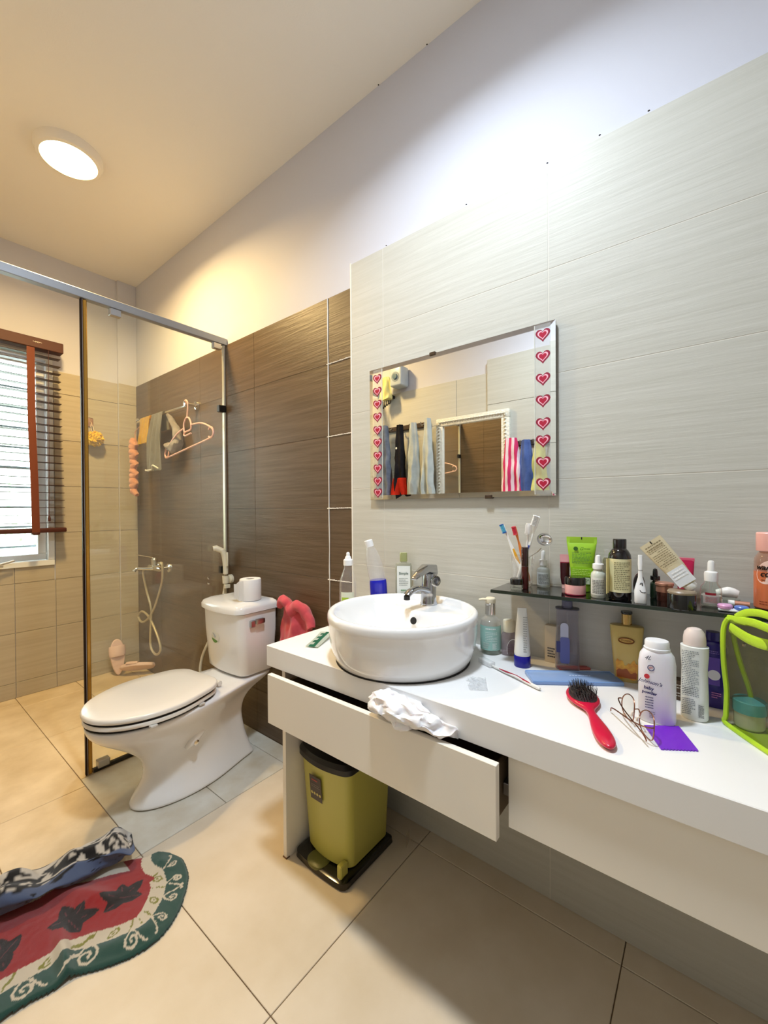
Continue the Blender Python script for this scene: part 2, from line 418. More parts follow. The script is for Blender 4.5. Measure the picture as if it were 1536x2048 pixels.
# blind
bl = thing('window_blind', 'dark brown wooden venetian blind with open slats and orange-brown tapes', 'blind', (.32, 3.225, 2.16))
def L(o): o.location = Vector(o.location)-Vector((.32, 3.225, 2.16)); return o
L(ob('headrail', box(-.12, .785, 3.188, 3.262, 2.122, 2.184, .003), m_wood, bl))
t_ = text('~vvv~', .018, S('logo_white', 'f4ece0', .5), bl, x=.655, z=2.152, y=3.1875, name='lettering', shear=.4); L(t_)
for k in range(23):
    z = 2.085-k*.0465
    L(ob('slat', box(-.11, .772+.0007*k, 3.20, 3.25, z-.0016, z+.0016, .0012), m_wood_d, bl, rot=None))
L(ob('bottom_rail', box(-.11, .793, 3.196, 3.254, 1.002, 1.030, .006, 2), m_wood, bl))
for x in (.625, .12):
    L(ob('tape', tube(spl([(x, 3.190, 2.12), (x+.001, 3.192, 1.7), (x+.010, 3.192, 1.3), (x+.014, 3.190, 1.0)], 6), .019, 8, .06, upv=(0, 1, 0)), m_tape, bl))
    L(ob('tape_knot', lathe([(0, -.012), (.02, -.008), (.022, 0), (.02, .006), (0, .008)], 14), m_wood, bl, loc=(x+.014, 3.20, 1.0)))
L(ob('pull_cord', tube(spl([(.710, 3.19, 2.12), (.707, 3.19, 1.6), (.703, 3.19, 1.10)]), .0014, 6), m_wood, bl))
L(ob('cord_tassel', lathe([(0, 0), (.007, .002), (.008, .02), (.004, .035), (0, .036)], 12), m_wood, bl, loc=(.703, 3.19, 1.07)))

# ceiling lights
m_lampbody = mat('lamp_body', 'f3ede2', .4)
def lamp(x, y, colr, e, spread, label, r=.095):
    t = thing('ceiling_light', label, 'light', (x, y, ZC-.04))
    ob('housing', lathe([(r+.001, .012), (r+.012, 0), (r+.026, .004), (r+.034, .020), (r+.034, .040), (0, .0399)], 48), m_lampbody, t)
    ob('diffuser', lathe([(0, -.010), (r*.8, -.009), (r*.97, -.004), (r+.003, .006), (r+.004, .014), (0, .016)], 48), mat('glowing_diffuser', 'ffffff', .5, emit=colr, es=26), t)
    ld = bpy.data.lights.new('lamp', 'AREA'); ld.shape = 'DISK'; ld.size = 2*r; ld.energy = e; ld.color = colr; ld.spread = spread
    lo = bpy.data.objects.new('lamp', ld); COL.objects.link(lo); lo.parent = t; lo.location = (0, 0, -.0115)
lamp(.593, 2.285, WARM_COL, WARM_W, WARM_SPREAD, 'round warm white surface light on the ceiling above the shower')
lamp(.53, .53, COOL_COL, COOL_W, COOL_SPREAD, 'round cool white surface light on the ceiling above the washbasin')

# ================================================================== SHOWER
YG = 2.095
sp = thing('shower_screen', 'clear fixed glass shower screen with brown and gold edge profile', 'screen', (.58, YG, 0))
def Lg(o): o.location = Vector(o.location)-Vector((.58, YG, 0)); return o
Lg(ob('glass_panel', box(.5972, 1.236, YG-.004, YG+.004, .022, 2.033, .001), m_glass, sp))
Lg(ob('edge_profile', box(.572, .5782, YG-.012, YG+.004, .004, 2.035, .002), S('dark_seal', '1e0c06', .45, spec=.2), sp, label='dark brown edge seal'))
Lg(ob('edge_profile', box(.5786, .5806, YG-.010, YG+.012, .004, 2.035, .002), S('grey_seal', '9a8f86', .3), sp, label='grey edge strip'))
Lg(ob('edge_profile', box(.581, .597, YG-.010, YG+.012, .004, 2.035, .003), mat('gold_profile', 'b98a3a', .25, metal=.8), sp, label='gold edge strip'))
Lg(ob('wall_channel', box(1.226, 1.2365, YG-.011, YG+.011, .004, 2.035, .002), mat('pale_channel', 'cfc8b4', .3, metal=.5), sp, label='pale wall channel'))
Lg(ob('bottom_track', box(.60, 1.226, YG-.009, YG+.009, 0.001, .018, .002), m_blackm, sp))
for x, z in ((.64, .034),): Lg(ob('clamp', box(x-.025, x+.022, YG-.016, YG+.016, z-.02, z+.012, .003), m_steel, sp))
for z in (1.690, .812): Lg(ob('clamp', box(1.196, 1.236, YG-.014, YG+.014, z-.022, z+.016, .003), m_blackm, sp, label='black wall clamp'))
for x in (.705, 1.190): Lg(ob('clamp', box(x-.022, x+.022, YG-.013, YG+.013, 2.005, 2.036, .002), m_steel, sp))
b = bmesh.new()
for z in (.745, .773): lathe([(0, 0), (.007, 0), (.006, .004), (0, .005)], 14, bm=b, at=(0, 0, z))
for v in b.verts: z_ = v.co.z; zz = .745 if z_ < .76 else .773; v.co = Vector((v.co.x, -(z_-zz), zz+v.co.y))
Lg(ob('screw_cap', b, m_chrome, sp, loc=(1.13, YG-.0045, 0)))
rail = tag(ob('shower_rail', box(WL+.001, 1.244, YG-.017, YG+.017, 2.0365, 2.072, .002), m_alu), 'long grey aluminium rail across the top of the shower screen', 'rail')

# mixer with hose
mx_ = thing('shower_mixer', 'chrome wall mixer tap in the shower with a pale hose', 'tap', (1.236, 2.86, .757))
ML = Matrix.Rotation(-PI/2, 4, 'Y')
for dy in (-.085, .065):
    o = ob('escutcheon', lathe([(0, 0), (.030, 0), (.028, .010), (.014, .016), (.012, .05), (0, .05)], 24), m_chrome, mx_, loc=(0, dy, 0)); o.rotation_euler = (0, -PI/2, 0)
b = tube([(-.055, -.10, 0), (-.055, -.08, 0), (-.055, .07, 0), (-.055, .085, 0)], [.012, .021, .021, .012], 18)
ob('body', b, m_chrome, mx_)
ob('spout', tube(spl([(-.06, .0, -.005), (-.11, .01, 0), (-.16, .02, .004), (-.175, .022, -.012)]), [.013, .011, .010, .011], 14), m_chrome, mx_)
ob('turret', lathe([(0, 0), (.018, 0), (.019, .045), (.012, .055), (0, .056)], 20), m_chrome, mx_, loc=(-.060, .0, .01))
ob('lever', tube([(-.055, 0, .066), (-.10, .0, .078), (-.165, .01, .096)], [.012, .008, .006], 12, .45), m_chrome, mx_)
hp = [(1.165, 2.76, .785), (1.165, 2.74, .80), (1.165, 2.72, .785), (1.17, 2.73, .70), (1.19, 2.824, .60), (1.2, 2.93, .477), (1.2, 3.03, .39), (1.2, 3.13, .35), (1.2, 3.19, .38), (1.2, 3.13, .425), (1.2, 3.03, .41), (1.2, 2.95, .36), (1.2, 2.87, .28), (1.2, 2.84, .215), (1.2, 2.91, .168), (1.2, 2.99, .205), (1.2, 2.99, .33), (1.2, 2.975, .457), (1.19, 3.02, .582), (1.17, 3.02, .70), (1.16, 2.985, .74)]
hp = [(p[0]-1.236, p[1]-2.86, p[2]-.757) for p in hp]
ob('hose', tube(spl(hp, 8), .0075, 10), mat('pale_hose', 'c9bfa4', .3, metal=.4), mx_)

# towel rod
rd = thing('towel_rod', 'chrome towel rod on the dark tiles inside the shower', 'rod', (1.236, 2.40, 1.755))
ob('rod', tube([(-.066, -.01, -.012), (-.066, .72, -.012)], .008, 12), m_chrome, rd)
for dy in (0, .69):
    o = ob('bracket', lathe([(0, 0), (.026, 0), (.024, .012), (.011, .018), (.010, .058), (.015, .062), (.015, .078), (0, .08)], 20), m_chrome, rd, loc=(0, dy, 0)); o.rotation_euler = (0, -PI/2, math.radians(0))
RX, RZ = 1.170, 1.743
def drape(y0, y1, lf, lb, seed, th=.004, wob=.010, fl_=.05):
    """cloth hung over the rod: front flap lf long, back flap lb"""
    b = bmesh.new(); n = 22; prof = []
    for i in range(9): prof.append((-.013-.012*(1-i/8), -lf*(1-i/8)))
    for a in arc(7, PI, 0)[1:-1]: prof.append((.013*math.cos(a), .013*math.sin(a)+.0))
    for i in range(6): prof.append((.013+.006*i/5, -lb*i/5))
    G_ = []
    for j in range(n+1):
        t = j/n; y = y0+(y1-y0)*t; col = []
        for k, (px, pz) in enumerate(prof):
            wv = wob*math.sin(t*9+seed+pz*4)*min(1, abs(pz)*6+.15); spread = 1+fl_*min(1, abs(pz)*3)
            yy = (y0+y1)/2+(y-(y0+y1)/2)*spread
            sgn = -1 if px < 0 else .3
            col.append(b.verts.new((RX+px+sgn*abs(wv), yy+.01*math.sin(seed+pz*8), RZ+pz)))
        G_.append(col)
    for a, c in zip(G_, G_[1:]):
        for k in range(len(prof)-1): b.faces.new((a[k], a[k+1], c[k+1], c[k]))
    bmesh.ops.solidify(b, geom=b.faces[:], thickness=th)
    return b
terry = lambda n, c, c2=None: mat(n, c, .95, spec=.1, sheen=.3, bump=((700, 700, 700), .5, .002), var=(c2 or c, (25, 25, 25), .3, .7))
tag(ob('wash_cloth', drape(2.85, 3.0, .17, .20, 1.0, .006, .020), terry('yellow_terry', 'f0c838', 'e0b028')), 'mustard yellow cloth hung over the shower towel rod', 'cloth')
gt = thing('hand_towel', 'long grey towel hung over the shower towel rod', 'towel', (RX, 2.75, RZ))
o = ob('cloth', drape(2.665, 2.82, .36, .10, 2.4, .006, .022, .45), terry('grey_terry', 'a8a6a0', '96948e'), gt); o.location = (-RX, -2.75, -RZ)
ob('white_hem', tube(spl([(-.045, -.085, -.352), (-.06, -.04, -.330), (-.05, .0, -.352), (-.06, .05, -.356), (-.05, .09, -.350)]), .005, 8), S('hem', 'dcd8cf', .9), gt)
tag(ob('sock', blob([(RX, 2.63, RZ-.02), (RX+.02, 2.58, RZ-.10), (RX+.02, 2.55, RZ-.18), (RX+.02, 2.60, RZ-.23), (RX-.0, 2.66, RZ-.20)], [.014, .022, .030, .032, .02], .010, 4, 16), terry('grey_sock', 'a29b98', '857d7b')), 'small rolled grey cloth hung behind the pink hanger', 'cloth')
hg = thing('clothes_hanger', 'pale pink plastic clothes hanger on the shower rod', 'hanger', (RX-.002, 2.385, RZ+.012))
m_pink = mat('pink_plastic', 'f0c0b8', .3)
ob('hook', tube(spl([(0, .038, -.014), (0, .036, .006), (0, .015, .022), (0, -.006, .008), (0, -.010, -.025), (0, -.004, -.06), (0, .0, -.085)], 8), .0042, 8), m_pink, hg)
ob('yoke', tube(spl([(0, .035, -.165), (0, .040, -.12), (0, .02, -.09), (0, 0, -.082), (0, -.025, -.09), (0, -.045, -.12), (0, -.04, -.155), (0, .03, -.165), (0, .03, -.185), (0, -.045, -.178)], 6), .0048, 8), m_pink, hg)
ob('bar', tube(spl([(0, .04, -.14), (0, .13, -.165), (0, .24, -.225), (0, .285, -.265), (0, .27, -.295), (0, .22, -.29), (0, 0, -.262), (0, -.19, -.238), (0, -.27, -.225), (0, -.29, -.20), (0, -.26, -.17), (0, -.16, -.135), (0, -.045, -.13)], 6), .0052, 8), m_pink, hg)
for yy, zz in ((.262, -.262), (-.262, -.20)):
    ob('notch_ring', tube([(0, yy+.026*math.cos(a), zz+.030*math.sin(a)) for a in arc(22, .6, 5.6)], .0045, 8), m_pink, hg)
# braided scrubber on the corner
bs = thing('bath_scrubber', 'peach braided bath scrubber hanging in the shower corner', 'scrubber', (1.165, 3.10, 1.63))
m_peach = terry('peach_mesh', 'e0a582', 'cf8f6c')
for k in range(11):
    z = -.03-k*.033; s = 1 if k % 2 else -1; rr_ = .026+.004*math.sin(k)
    ob('braid', blob([(-.01, -.030*s, z+.028), (-.02, .0, z), (-.01, .030*s, z-.028)], [.013, rr_, .013], .004, k, 14), m_peach, bs)
ob('loop', tube(spl([(0, 0, -.02), (.0, .01, .05), (.005, -.15, .10), (.005, -.14, .11)]), .0025, 6), m_peach, bs)
# yellow pouf on the far wall
pf = thing('bath_pouf', 'yellow mesh bath pouf on a hook on the far wall', 'pouf', (.968, 3.26, 1.62))
rr = random.Random(5); b = bmesh.new()
for k in range(60):
    d = Vector((rr.gauss(0, 1), rr.gauss(0, .8), rr.gauss(0, 1))).normalized(); c = d*.034; s = d.orthogonal().normalized(); t = d.cross(s); ph = rr.uniform(0, 6)
    P = [c+(s*math.cos(a+ph)+t*math.sin(a+ph))*.023+d*.010*math.sin(3*a) for a in arc(13, 0, 2*PI)[:-1]]
    tube(P, .0075, 5, .35, bm=b, closed=True)
ob('mesh_ruffle', b, mat('yellow_mesh', 'f0c81e', .7), pf)
ob('cord', tube(spl([(0, 0, .04), (-.006, .01, .08), (-.012, .02, .105), (-.018, .01, .08), (-.012, 0, .04)]), .002, 6), S('cord', 'e8dccb', .6), pf)
hk = thing('wall_hook', 'small brown adhesive hook above the yellow pouf', 'hook', (.955, YF-.009, 1.735))
ob('plate', box(-.016, .016, -.004, .0, -.03, .03, .006, 2), S('hook_brown', 'a07a5c', .4), hk)
ob('hook', tube(spl([(0, -.004, .0), (0, -.02, -.005), (0, -.03, -.02), (0, -.025, -.03)]), .004, 8), S('hook_brown2', 'c9a78a', .4), hk)
# pink slippers
def slipper(loc, rot, label):
    t = thing('slipper', label, 'slipper', loc, 0, 'pink shower slippers'); t.rotation_euler = rot
    m_ = mat('pink_foam', 'ecccc2', .6)
    rings = []
    for z, k in ((0, .94), (.004, 1), (.018, 1), (.022, .95)):
        rings.append([(x*k, y*k, z) for x, y in [(.12*math.cos(a), (.042+.008*math.cos(a))*math.sin(a)) for a in arc(33, 0, 2*PI)[:-1]]])
    ob('sole', loft(rings), m_, t)
    ob('strap', tube([(.04, .047*math.cos(a), .012+.03*math.sin(a)) for a in arc(14, 0, PI)], .035, 10, .10, upv=(0, 0, 1)), m_, t)
slipper((1.075, 3.225, .12), (0, -1.35, 1.45), 'pale pink foam slipper leaning upright on the far wall')
slipper((1.160, 3.085, .050), (.75, 0, 2.5), 'pale pink foam slipper tipped against the shower corner')
# floor drain / dark thing at shower edge skipped; corner valve
# ================================================================== TOILET
def egg(xf, xb, hw, hwb, xw, z, rb=.03, n=26):
    """half-width outline along x, front ellipse, tapering back"""
    X = [xf+(xb-xf)*(.5-.5*math.cos(PI*i/n)) for i in range(n+1)]; W = []
    for x in X:
        if x < xw: v = hw*math.sqrt(max(0, 1-((xw-x)/(xw-xf))**2))
        else:
            t = (x-xw)/(xb-xw); v = hw+(hwb-hw)*(3*t*t-2*t**3)
        if x > xb-rb: v = min(v, v-rb+math.sqrt(max(0, rb*rb-(x-xb+rb)**2)))
        W.append(max(v, 0))
    out = [(X[i], -W[i], z) for i in range(n+1)]+[(X[i], W[i], z) for i in range(n-1, 0, -1)]
    return out
ta = math.radians(6.5)
to = thing('toilet', 'white ceramic close-coupled toilet with closed lid by the shower screen', 'toilet', (.466, 1.700, 0), ta)
S_ = [egg(.150, .655, .128, .095, .40, 0), egg(.146, .660, .131, .098, .40, .004), egg(.150, .655, .127, .094, .40, .022), egg(.185, .640, .108, .088, .41, .06), egg(.20, .625, .098, .083, .42, .11),
      egg(.195, .615, .098, .080, .42, .16), egg(.165, .61, .108, .078, .40, .20), egg(.120, .615, .126, .076, .36, .24), egg(.075, .635, .146, .078, .32, .275),
      egg(.035, .67, .165, .088, .29, .305), egg(.012, .72, .176, .105, .27, .33), egg(.004, .74, .181, .120, .26, .35), egg(.004, .745, .182, .125, .26, .362), egg(.012, .74, .175, .120, .26, .370)]
bd = ob('bowl', loft(S_), m_ceramic, to, sharp=60)
md = bd.modifiers.new('s', 'SUBSURF'); md.levels = md.render_levels = 1
# trapway bulge on the near side
ob('trapway', tube([(.43, -.085, .285), (.40, -.098, .262), (.36, -.108, .235), (.325, -.108, .205), (.31, -.10, .185)], [.004, .016, .022, .020, .008], 16), m_ceramic, to, sharp=60)
ob('bolt_cap', lathe([(0, 0), (.012, .0), (.011, .008), (0, .012)], 16), m_chrome, to, loc=(.335, -.122, .205), rot=(PI/2, 0, 0))
def slab(xf, xb, hw, hwb, xw, z0, z1, r=.008, rb=.05, n=26, dome=0):
    rings = []
    for z, ins in ((z0, r*.6), (z0+r*.5, 0), (z1-r, 0), (z1-r*.35, r*.3), (z1, r), (z1+dome*.6, r+.05), (z1+dome, r+.11)):
        rings.append(egg(xf+ins, xb-ins, max(.01, hw-ins), max(.01, hwb-ins), xw, z, max(.004, rb-ins*.5), n))
    return loft(rings)
ob('seat', slab(.000, .445, .189, .150, .235, .3765, .394, .005, .07), m_seat, to, sharp=50)
ob('lid', slab(-.004, .452, .192, .155, .235, .400, .420, .007, .08, dome=.003), m_seat, to, sharp=50)
ob('shadow_gap', slab(.0015, .443, .1885, .149, .235, .3935, .4015, .0005, .07), S('gap_shade_black', '0e0c0a', .9), to)  # added black slab, paints the shade line between seat and lid
ob('shadow_gap', slab(.004, .440, .1765, .147, .235, .3685, .3775, .0005, .07), S('gap_shade_black', '0e0c0a', .9), to)  # same painted shade for the gap under the seat, not a real part
for y in (-.075, .075):
    ob('hinge', tube([(.470, y-.02, .385), (.470, y+.02, .385)], .011, 12), m_seat, to)
for x in (.14, .33): ob('bumper', box(x-.012, x+.012, -.1705-(.012 if x < .2 else .008), -.166, .3700, .377, .001), S('bumper', 'd8d4cc', .4), to)
# tank (square to the wall)
tk = bpy.data.objects.new('tank', None)
def rr_box(x0, x1, y0, y1, z, r, n=6, bulge=0):
    pts = []
    for cx, cy, a0 in ((x1-.012, y1-.012, 0), (x0+r, y1-r, PI/2), (x0+r, y0+r, PI), (x1-.012, y0+.012, 3*PI/2)):
        R_ = .012 if cx > (x0+x1)/2 else r
        for i in range(n+1):
            a = a0+PI/2*i/n; pts.append((cx+R_*math.cos(a), cy+R_*math.sin(a), z))
    ym = (y0+y1)/2; hy = (y1-y0)/2
    return [(p[0]-bulge*(1-((p[1]-ym)/hy)**2)*(1 if p[0] < (x0+x1)/2 else 0), p[1], p[2]) for p in pts]
def subdiv_side(ring, x0):
    """add points along the front side so that the bulge reads"""
    out = []
    for i, p in enumerate(ring):
        q = ring[(i+1) % len(ring)]; out.append(p)
        if abs(p[1]-q[1]) > .08:
            for k in range(1, 10): out.append(tuple(p[j]+(q[j]-p[j])*k/10 for j in range(3)))
    return out
def tank_ring(x0, x1, y0, y1, z, r, bulge):
    base = subdiv_side(rr_box(x0, x1, y0, y1, z, r), x0); ym = (y0+y1)/2; hy = (y1-y0)/2
    return [(p[0]-(bulge*(1-((p[1]-ym)/hy)**2) if p[0] < (x0+x1)/2 else 0), p[1], p[2]) for p in base]
inv = Matrix.Rotation(-ta, 4, 'Z') @ Matrix.Translation((-.466, -1.700, 0))
def T(o): o.matrix_basis = inv @ o.matrix_basis; return o
rings = [tank_ring(1.075, 1.190, 1.690, 1.925, .372, .03, .012), tank_ring(1.055, 1.205, 1.652, 1.945, .376, .03, .018), tank_ring(1.047, 1.212, 1.643, 1.950, .386, .03, .02), tank_ring(1.034, 1.226, 1.637, 1.957, .56, .03, .024), tank_ring(1.030, 1.226, 1.636, 1.958, .662, .03, .024)]
for i in range(1): rings[i] = [(p[0], p[1], p[2]-.006) for p in rings[i]]
T(ob('tank_body', loft(rings), m_ceramic, to, sharp=50))
rings = [tank_ring(1.030, 1.228, 1.635, 1.959, .664, .03, .026), tank_ring(1.018, 1.230, 1.626, 1.968, .667, .034, .028), tank_ring(1.018, 1.230, 1.626, 1.968, .686, .034, .028), tank_ring(1.026, 1.228, 1.634, 1.960, .700, .034, .028), tank_ring(1.045, 1.222, 1.655, 1.94, .708, .034, .02), tank_ring(1.075, 1.205, 1.69, 1.91, .711, .03, .01)]
T(ob('tank_lid', loft(rings), m_ceramic, to, sharp=50))
lv = T(ob('flush_lever', box(1.075, 1.10, 1.622, 1.637, .600, .632, .003), m_steel, to))
T(ob('flush_lever', box(1.098, 1.145, 1.612, 1.630, .612, .636, .005, 2), m_steel, to, label='chrome flush handle arm'))
# sticker
st = T(ob('sticker', lathe([(0, 0), (.034, 0), (.034, .0006), (0, .0006)], 28), S('pale_sticker', 'dedbd0', .3), to, loc=(1.0105, 1.815, .545), rot=(0, -PI/2, 0), label='round pale sticker on the tank front'))
T(ob('sticker_print', prism([(.030*math.cos(a), .030*math.sin(a)) for a in arc(14, 3.5, 5.6)], 0, .0003), S('green_print', '5c8a3a', .4), to, loc=(1.0095, 1.815, .545), rot=(PI/2, 0, -PI/2)))
T(ob('sticker_print', blob([(1.0095, 1.832, .558), (1.0095, 1.817, .550), (1.0095, 1.809, .540)], [.003, .006, .003], .0, 1, 8, .2), S('grey_print', '8f8a80', .4), to))
ob('supply_valve', lathe([(0, 0), (.018, 0), (.016, .03), (.008, .035), (0, .036)], 14), m_chrome, to, loc=(.700, -.175, .32), rot=(PI/2, 0, 0))
# toilet roll
tr = thing('toilet_roll', 'white toilet paper roll standing on the toilet tank', 'toilet paper', (1.128, 1.705, .7115), face(1.128, 1.705))
m_paper = mat('tissue_paper', 'f6f4f2', .9, bump=((200, 200, 200), .2, .001))
b = lathe([(.019, .002), (.047, .0), (.049, .004), (.049, .094), (.047, .098), (.021, .098), (.019, .094), (.019, .002)], 40); ob('roll', b, m_paper, tr)
ob('core', lathe([(.0188, .001), (.0188, .096), (.0175, .096), (.0175, .001)], 28), S('cardboard', 'b7a48c', .8), tr)
b = bmesh.new(); P = [(-.030, -.040), (-.050, -.042), (-.062, -.036), (-.072, -.034)]
G_ = [[b.verts.new((x, y, z)) for z in (.004+.01*(i > 1), .05, .094-.012*(i > 1))] for i, (x, y) in enumerate(P)]
for a, c in zip(G_, G_[1:]):
    for k in range(2): b.faces.new((a[k], a[k+1], c[k+1], c[k]))
bmesh.ops.solidify(b, geom=b.faces[:], thickness=.0008)
ob('loose_sheet', b, m_paper, tr)

# bidet sprayer
bd_ = thing('bidet_sprayer', 'cream handheld bidet sprayer in its wall holder behind the toilet', 'sprayer', (1.2365, 2.045, .79))
o = ob('holder_plate', lathe([(0, 0), (.024, 0), (.024, .014), (.018, .020), (0, .021)], 22), m_cream, bd_, loc=(0, 0, -.03)); o.rotation_euler = (0, -PI/2, 0)
ob('holder_cup', lathe([(.013, -.02), (.016, -.02), (.018, .02), (.014, .02), (.013, -.02)], 18), m_cream, bd_, loc=(-.035, .0, -.03))
ob('handle', tube(spl([(-.035, 0, .0), (-.035, .0, .05), (-.040, .004, .105), (-.052, .008, .130)]), [.013, .014, .015, .014], 14), m_cream, bd_)
ob('spray_head', tube([(-.048, .008, .125), (-.075, .024, .140), (-.088, .030, .138)], [.014, .016, .015], 14), m_cream, bd_)
ob('trigger', tube(spl([(-.035, -.018, .118), (-.038, -.024, .08), (-.036, -.020, .045)]), .005, 8), m_cream, bd_)
ob('hose', tube(spl([(-.035, 0, -.01), (-.036, .01, -.08), (-.055, .012, -.16), (-.08, .016, -.24), (-.12, .014, -.33), (-.165, .012, -.42), (-.17, .010, -.52), (-.10, .0, -.64), (-.02, -.02, -.66)], 6), .0068, 10), m_cream, bd_)
ob('clip', box(-.05, -.02, -.022, -.004, -.075, -.055, .002), m_cream, bd_)
ob('valve', box(-.05, .0, -.04, .0, -.685, -.64, .006, 2), m_chrome, bd_)

# pink towel between tank and counter
pt = thing('face_towel', 'coral pink towel gathered on a hook between toilet and counter', 'towel', (1.195, 1.46, .705), -PI/2)
m_coral = terry('coral_terry', 'dc5c66', 'c54a56')
ob('cloth', hang(.12, .27, .26, .035, 5, 11, amp=.4), m_coral, pt)
ob('gathered_top', blob([(-.10, -.01, -.02), (-.06, -.02, .02), (-.02, -.02, .0), (.0, -.02, -.02), (.04, -.02, .01), (.09, -.01, -.03), (.12, -.01, -.08)], [.012, .024, .022, .026, .022, .024, .015], .008, 3, 18), m_coral, pt)
ob('hook', tube([(0, .038, .0), (0, .01, .0), (0, -.005, .015)], .004, 8), m_chrome, pt)
# ================================================================== VANITY
ct = tag(ob('countertop', box(.800, WB-.0005, YN+.01, 1.123, .633, .698, .0015), m_lamin), 'long white vanity countertop with a thick front edge', 'countertop')
cb = thing('vanity_cabinet', 'off-white vanity cabinet with its left drawer pulled open', 'cabinet', (.84, 1.08, 0))
def Lc(o): o.location = Vector(o.location)-Vector((.84, 1.08, 0)); return o
Lc(ob('side_panel', box(.838, WB-.003, 1.078, 1.094, .0, .632, .001), m_lamin2, cb))
Lc(ob('side_foot', box(.836, .850, 1.077, 1.095, .0, .004), S('brown_foot', '6b4a30', .5), cb))
Lc(ob('front_panel', box(.814, .830, YN+.02, .325, .480, .6315, .001), m_lamin2, cb))
Lc(ob('partition', box(.831, WB-.003, .313, .327, .470, .6315, .001), m_lamin2, cb))
dr = Lc(ob('drawer', box(.762, .778, .329, 1.066, .480, .630, .001), m_lamin2, cb, label='pulled-out drawer front'))
b = bmesh.new()
box(.779, 1.13, .345, .357, .492, .595, bm=b); box(.779, 1.13, 1.04, 1.052, .492, .595, bm=b); box(1.118, 1.13, .357, 1.04, .492, .595, bm=b); box(.779, 1.118, .357, 1.04, .492, .498, bm=b)
o = ob('drawer_box', b, S('drawer_box', '6e5c47', .5), dr); 
Lc(ob('drawer_slide', box(.832, 1.15, .3285, .3435, .530, .555, .001), m_steel, cb))
Lc(ob('drawer_slide', box(.852, 1.15, 1.0545, 1.076, .530, .555, .001), m_steel, cb))
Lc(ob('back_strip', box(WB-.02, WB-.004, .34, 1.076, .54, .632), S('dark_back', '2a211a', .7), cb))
# plastic glove on the drawer
m_film = mat('thin_white_film', 'f4f2f4', .35, sss=.15)
gv = thing('plastic_bag', 'crumpled thin white plastic bag lying over the open drawer front', 'bag', (.772, .53, .636))
b = blob([(.012, .12, .028), (.0, .095, .036), (-.004, .06, .034), (.0, .02, .028), (.004, -.02, .024), (.01, -.06, .016), (.014, -.10, .010)], [.014, .030, .034, .030, .026, .018, .010], .004, 7, 64, .85, 42, 16)
for v in b.verts: v.co += noise.noise_vector(Vector((v.co.x*70, v.co.y*22, v.co.z*70)))*.011+noise.noise_vector(Vector((v.co.x*150, v.co.y*60, v.co.z*150)))*.003
ob('film', b, m_film, gv, sharp=25)
b = blob([(-.006, .06, .018), (-.010, .03, .006), (-.010, .0, .010)], [.010, .022, .012], .006, 9, 18, .7, 60)
ob('film', b, m_film, gv, sharp=25)

# washbasin
BX, BY, BZ = .985, .715, .698
bs_ = thing('washbasin', 'round white ceramic vessel basin on the countertop', 'basin', (BX, BY, BZ))
R0, HT = .220, .1436
prof = [(0, .0), (.188, .0), (.195, .005), (.206, .028), (.213, .055), (.2165, .09), (.2175, .112), (.2190, .1155), (R0, .120), (R0, .133), (R0-.002, .140), (R0-.007, HT), (R0-.014, HT), (R0-.019, .140)]
SEG = 96
b = bmesh.new(); rings = []
for r, z in prof: rings.append([(r*math.cos(2*PI*k/SEG), r*math.sin(2*PI*k/SEG), z) for k in range(SEG)])
def inner(r, a):
    x, y = r*math.cos(a), r*math.sin(a); q = min(1, r/(R0-.019))
    bowl = .030+.110*max(0, min(1, q**5*.9+.10*q*q))
    dk = .062+.030*math.exp(-(y/.06)**2*.5)*-1+.05*abs(y)**1.2       # front edge of the tap deck
    s = max(0, min(1, (x-dk)/.022)); s = s*s*(3-2*s)
    deck = .1245
    return max(bowl, bowl*(1-s)+deck*s)
for i in range(1, 27):
    r = (R0-.019)*(1-i/27)
    rings.append([(r*math.cos(2*PI*k/SEG), r*math.sin(2*PI*k/SEG), inner(r, 2*PI*k/SEG)) for k in range(SEG)])
ob('bowl', loft(rings), m_ceramic, bs_, sharp=70)
ob('drain', lathe([(0, 0), (.021, 0), (.020, .003), (0, .0035)], 24), m_chrome, bs_, loc=(-.02, 0, .0305))
ob('overflow_hole', lathe([(0, 0), (.011, 0), (.0105, .002), (0, .001)], 22), S('hole', '050505', .6), bs_, loc=(.0365, -.015, .100), rot=(0, -PI/2+.25, 0))
ob('seal', lathe([(.187, 0), (.1965, 0), (.1965, .0022), (.187, .0022)], 64), S('dark_sealant', '1c1815', .7), bs_, loc=(0, 0, .0002))
# faucet
m_chrome_f = mat('faucet_chrome', 'b4b6ba', .12, metal=1)
fa = thing('faucet', 'chrome single-lever mixer tap at the back of the basin', 'faucet', (1.142, .722, BZ+.1248), 0)
ob('body', loft([sup(.028, .028, 0), sup(.028, .028, .006), sup(.0255, .0255, .012), sup(.0245, .0245, .035, cx=-.001), sup(.024, .0245, .06, cx=.002), sup(.0245, .025, .085, cx=.006), sup(.024, .024, .10, cx=.009), sup(.014, .014, .106, cx=.01)]), m_chrome_f, fa)
ob('spout', tube(spl([(-.002, .0, .040), (-.03, .0, .052), (-.065, .002, .060), (-.10, .004, .056), (-.118, .005, .046)], 6), [.020, .017, .0155, .0145, .013], 20, .62), m_chrome_f, fa)
o = ob('aerator', lathe([(0, 0), (.0095, 0), (.0095, .012), (0, .012)], 18), S('dark_mesh', '2a2a2a', .4, metal=.6), fa, loc=(-.116, .005, .034))
o = ob('cartridge_cap', lathe([(0, 0), (.018, 0), (.0175, .006), (.006, .008), (0, .006)], 24), m_chrome_f, fa, loc=(.002, -.0235, .078), rot=(PI/2, 0, -.5))
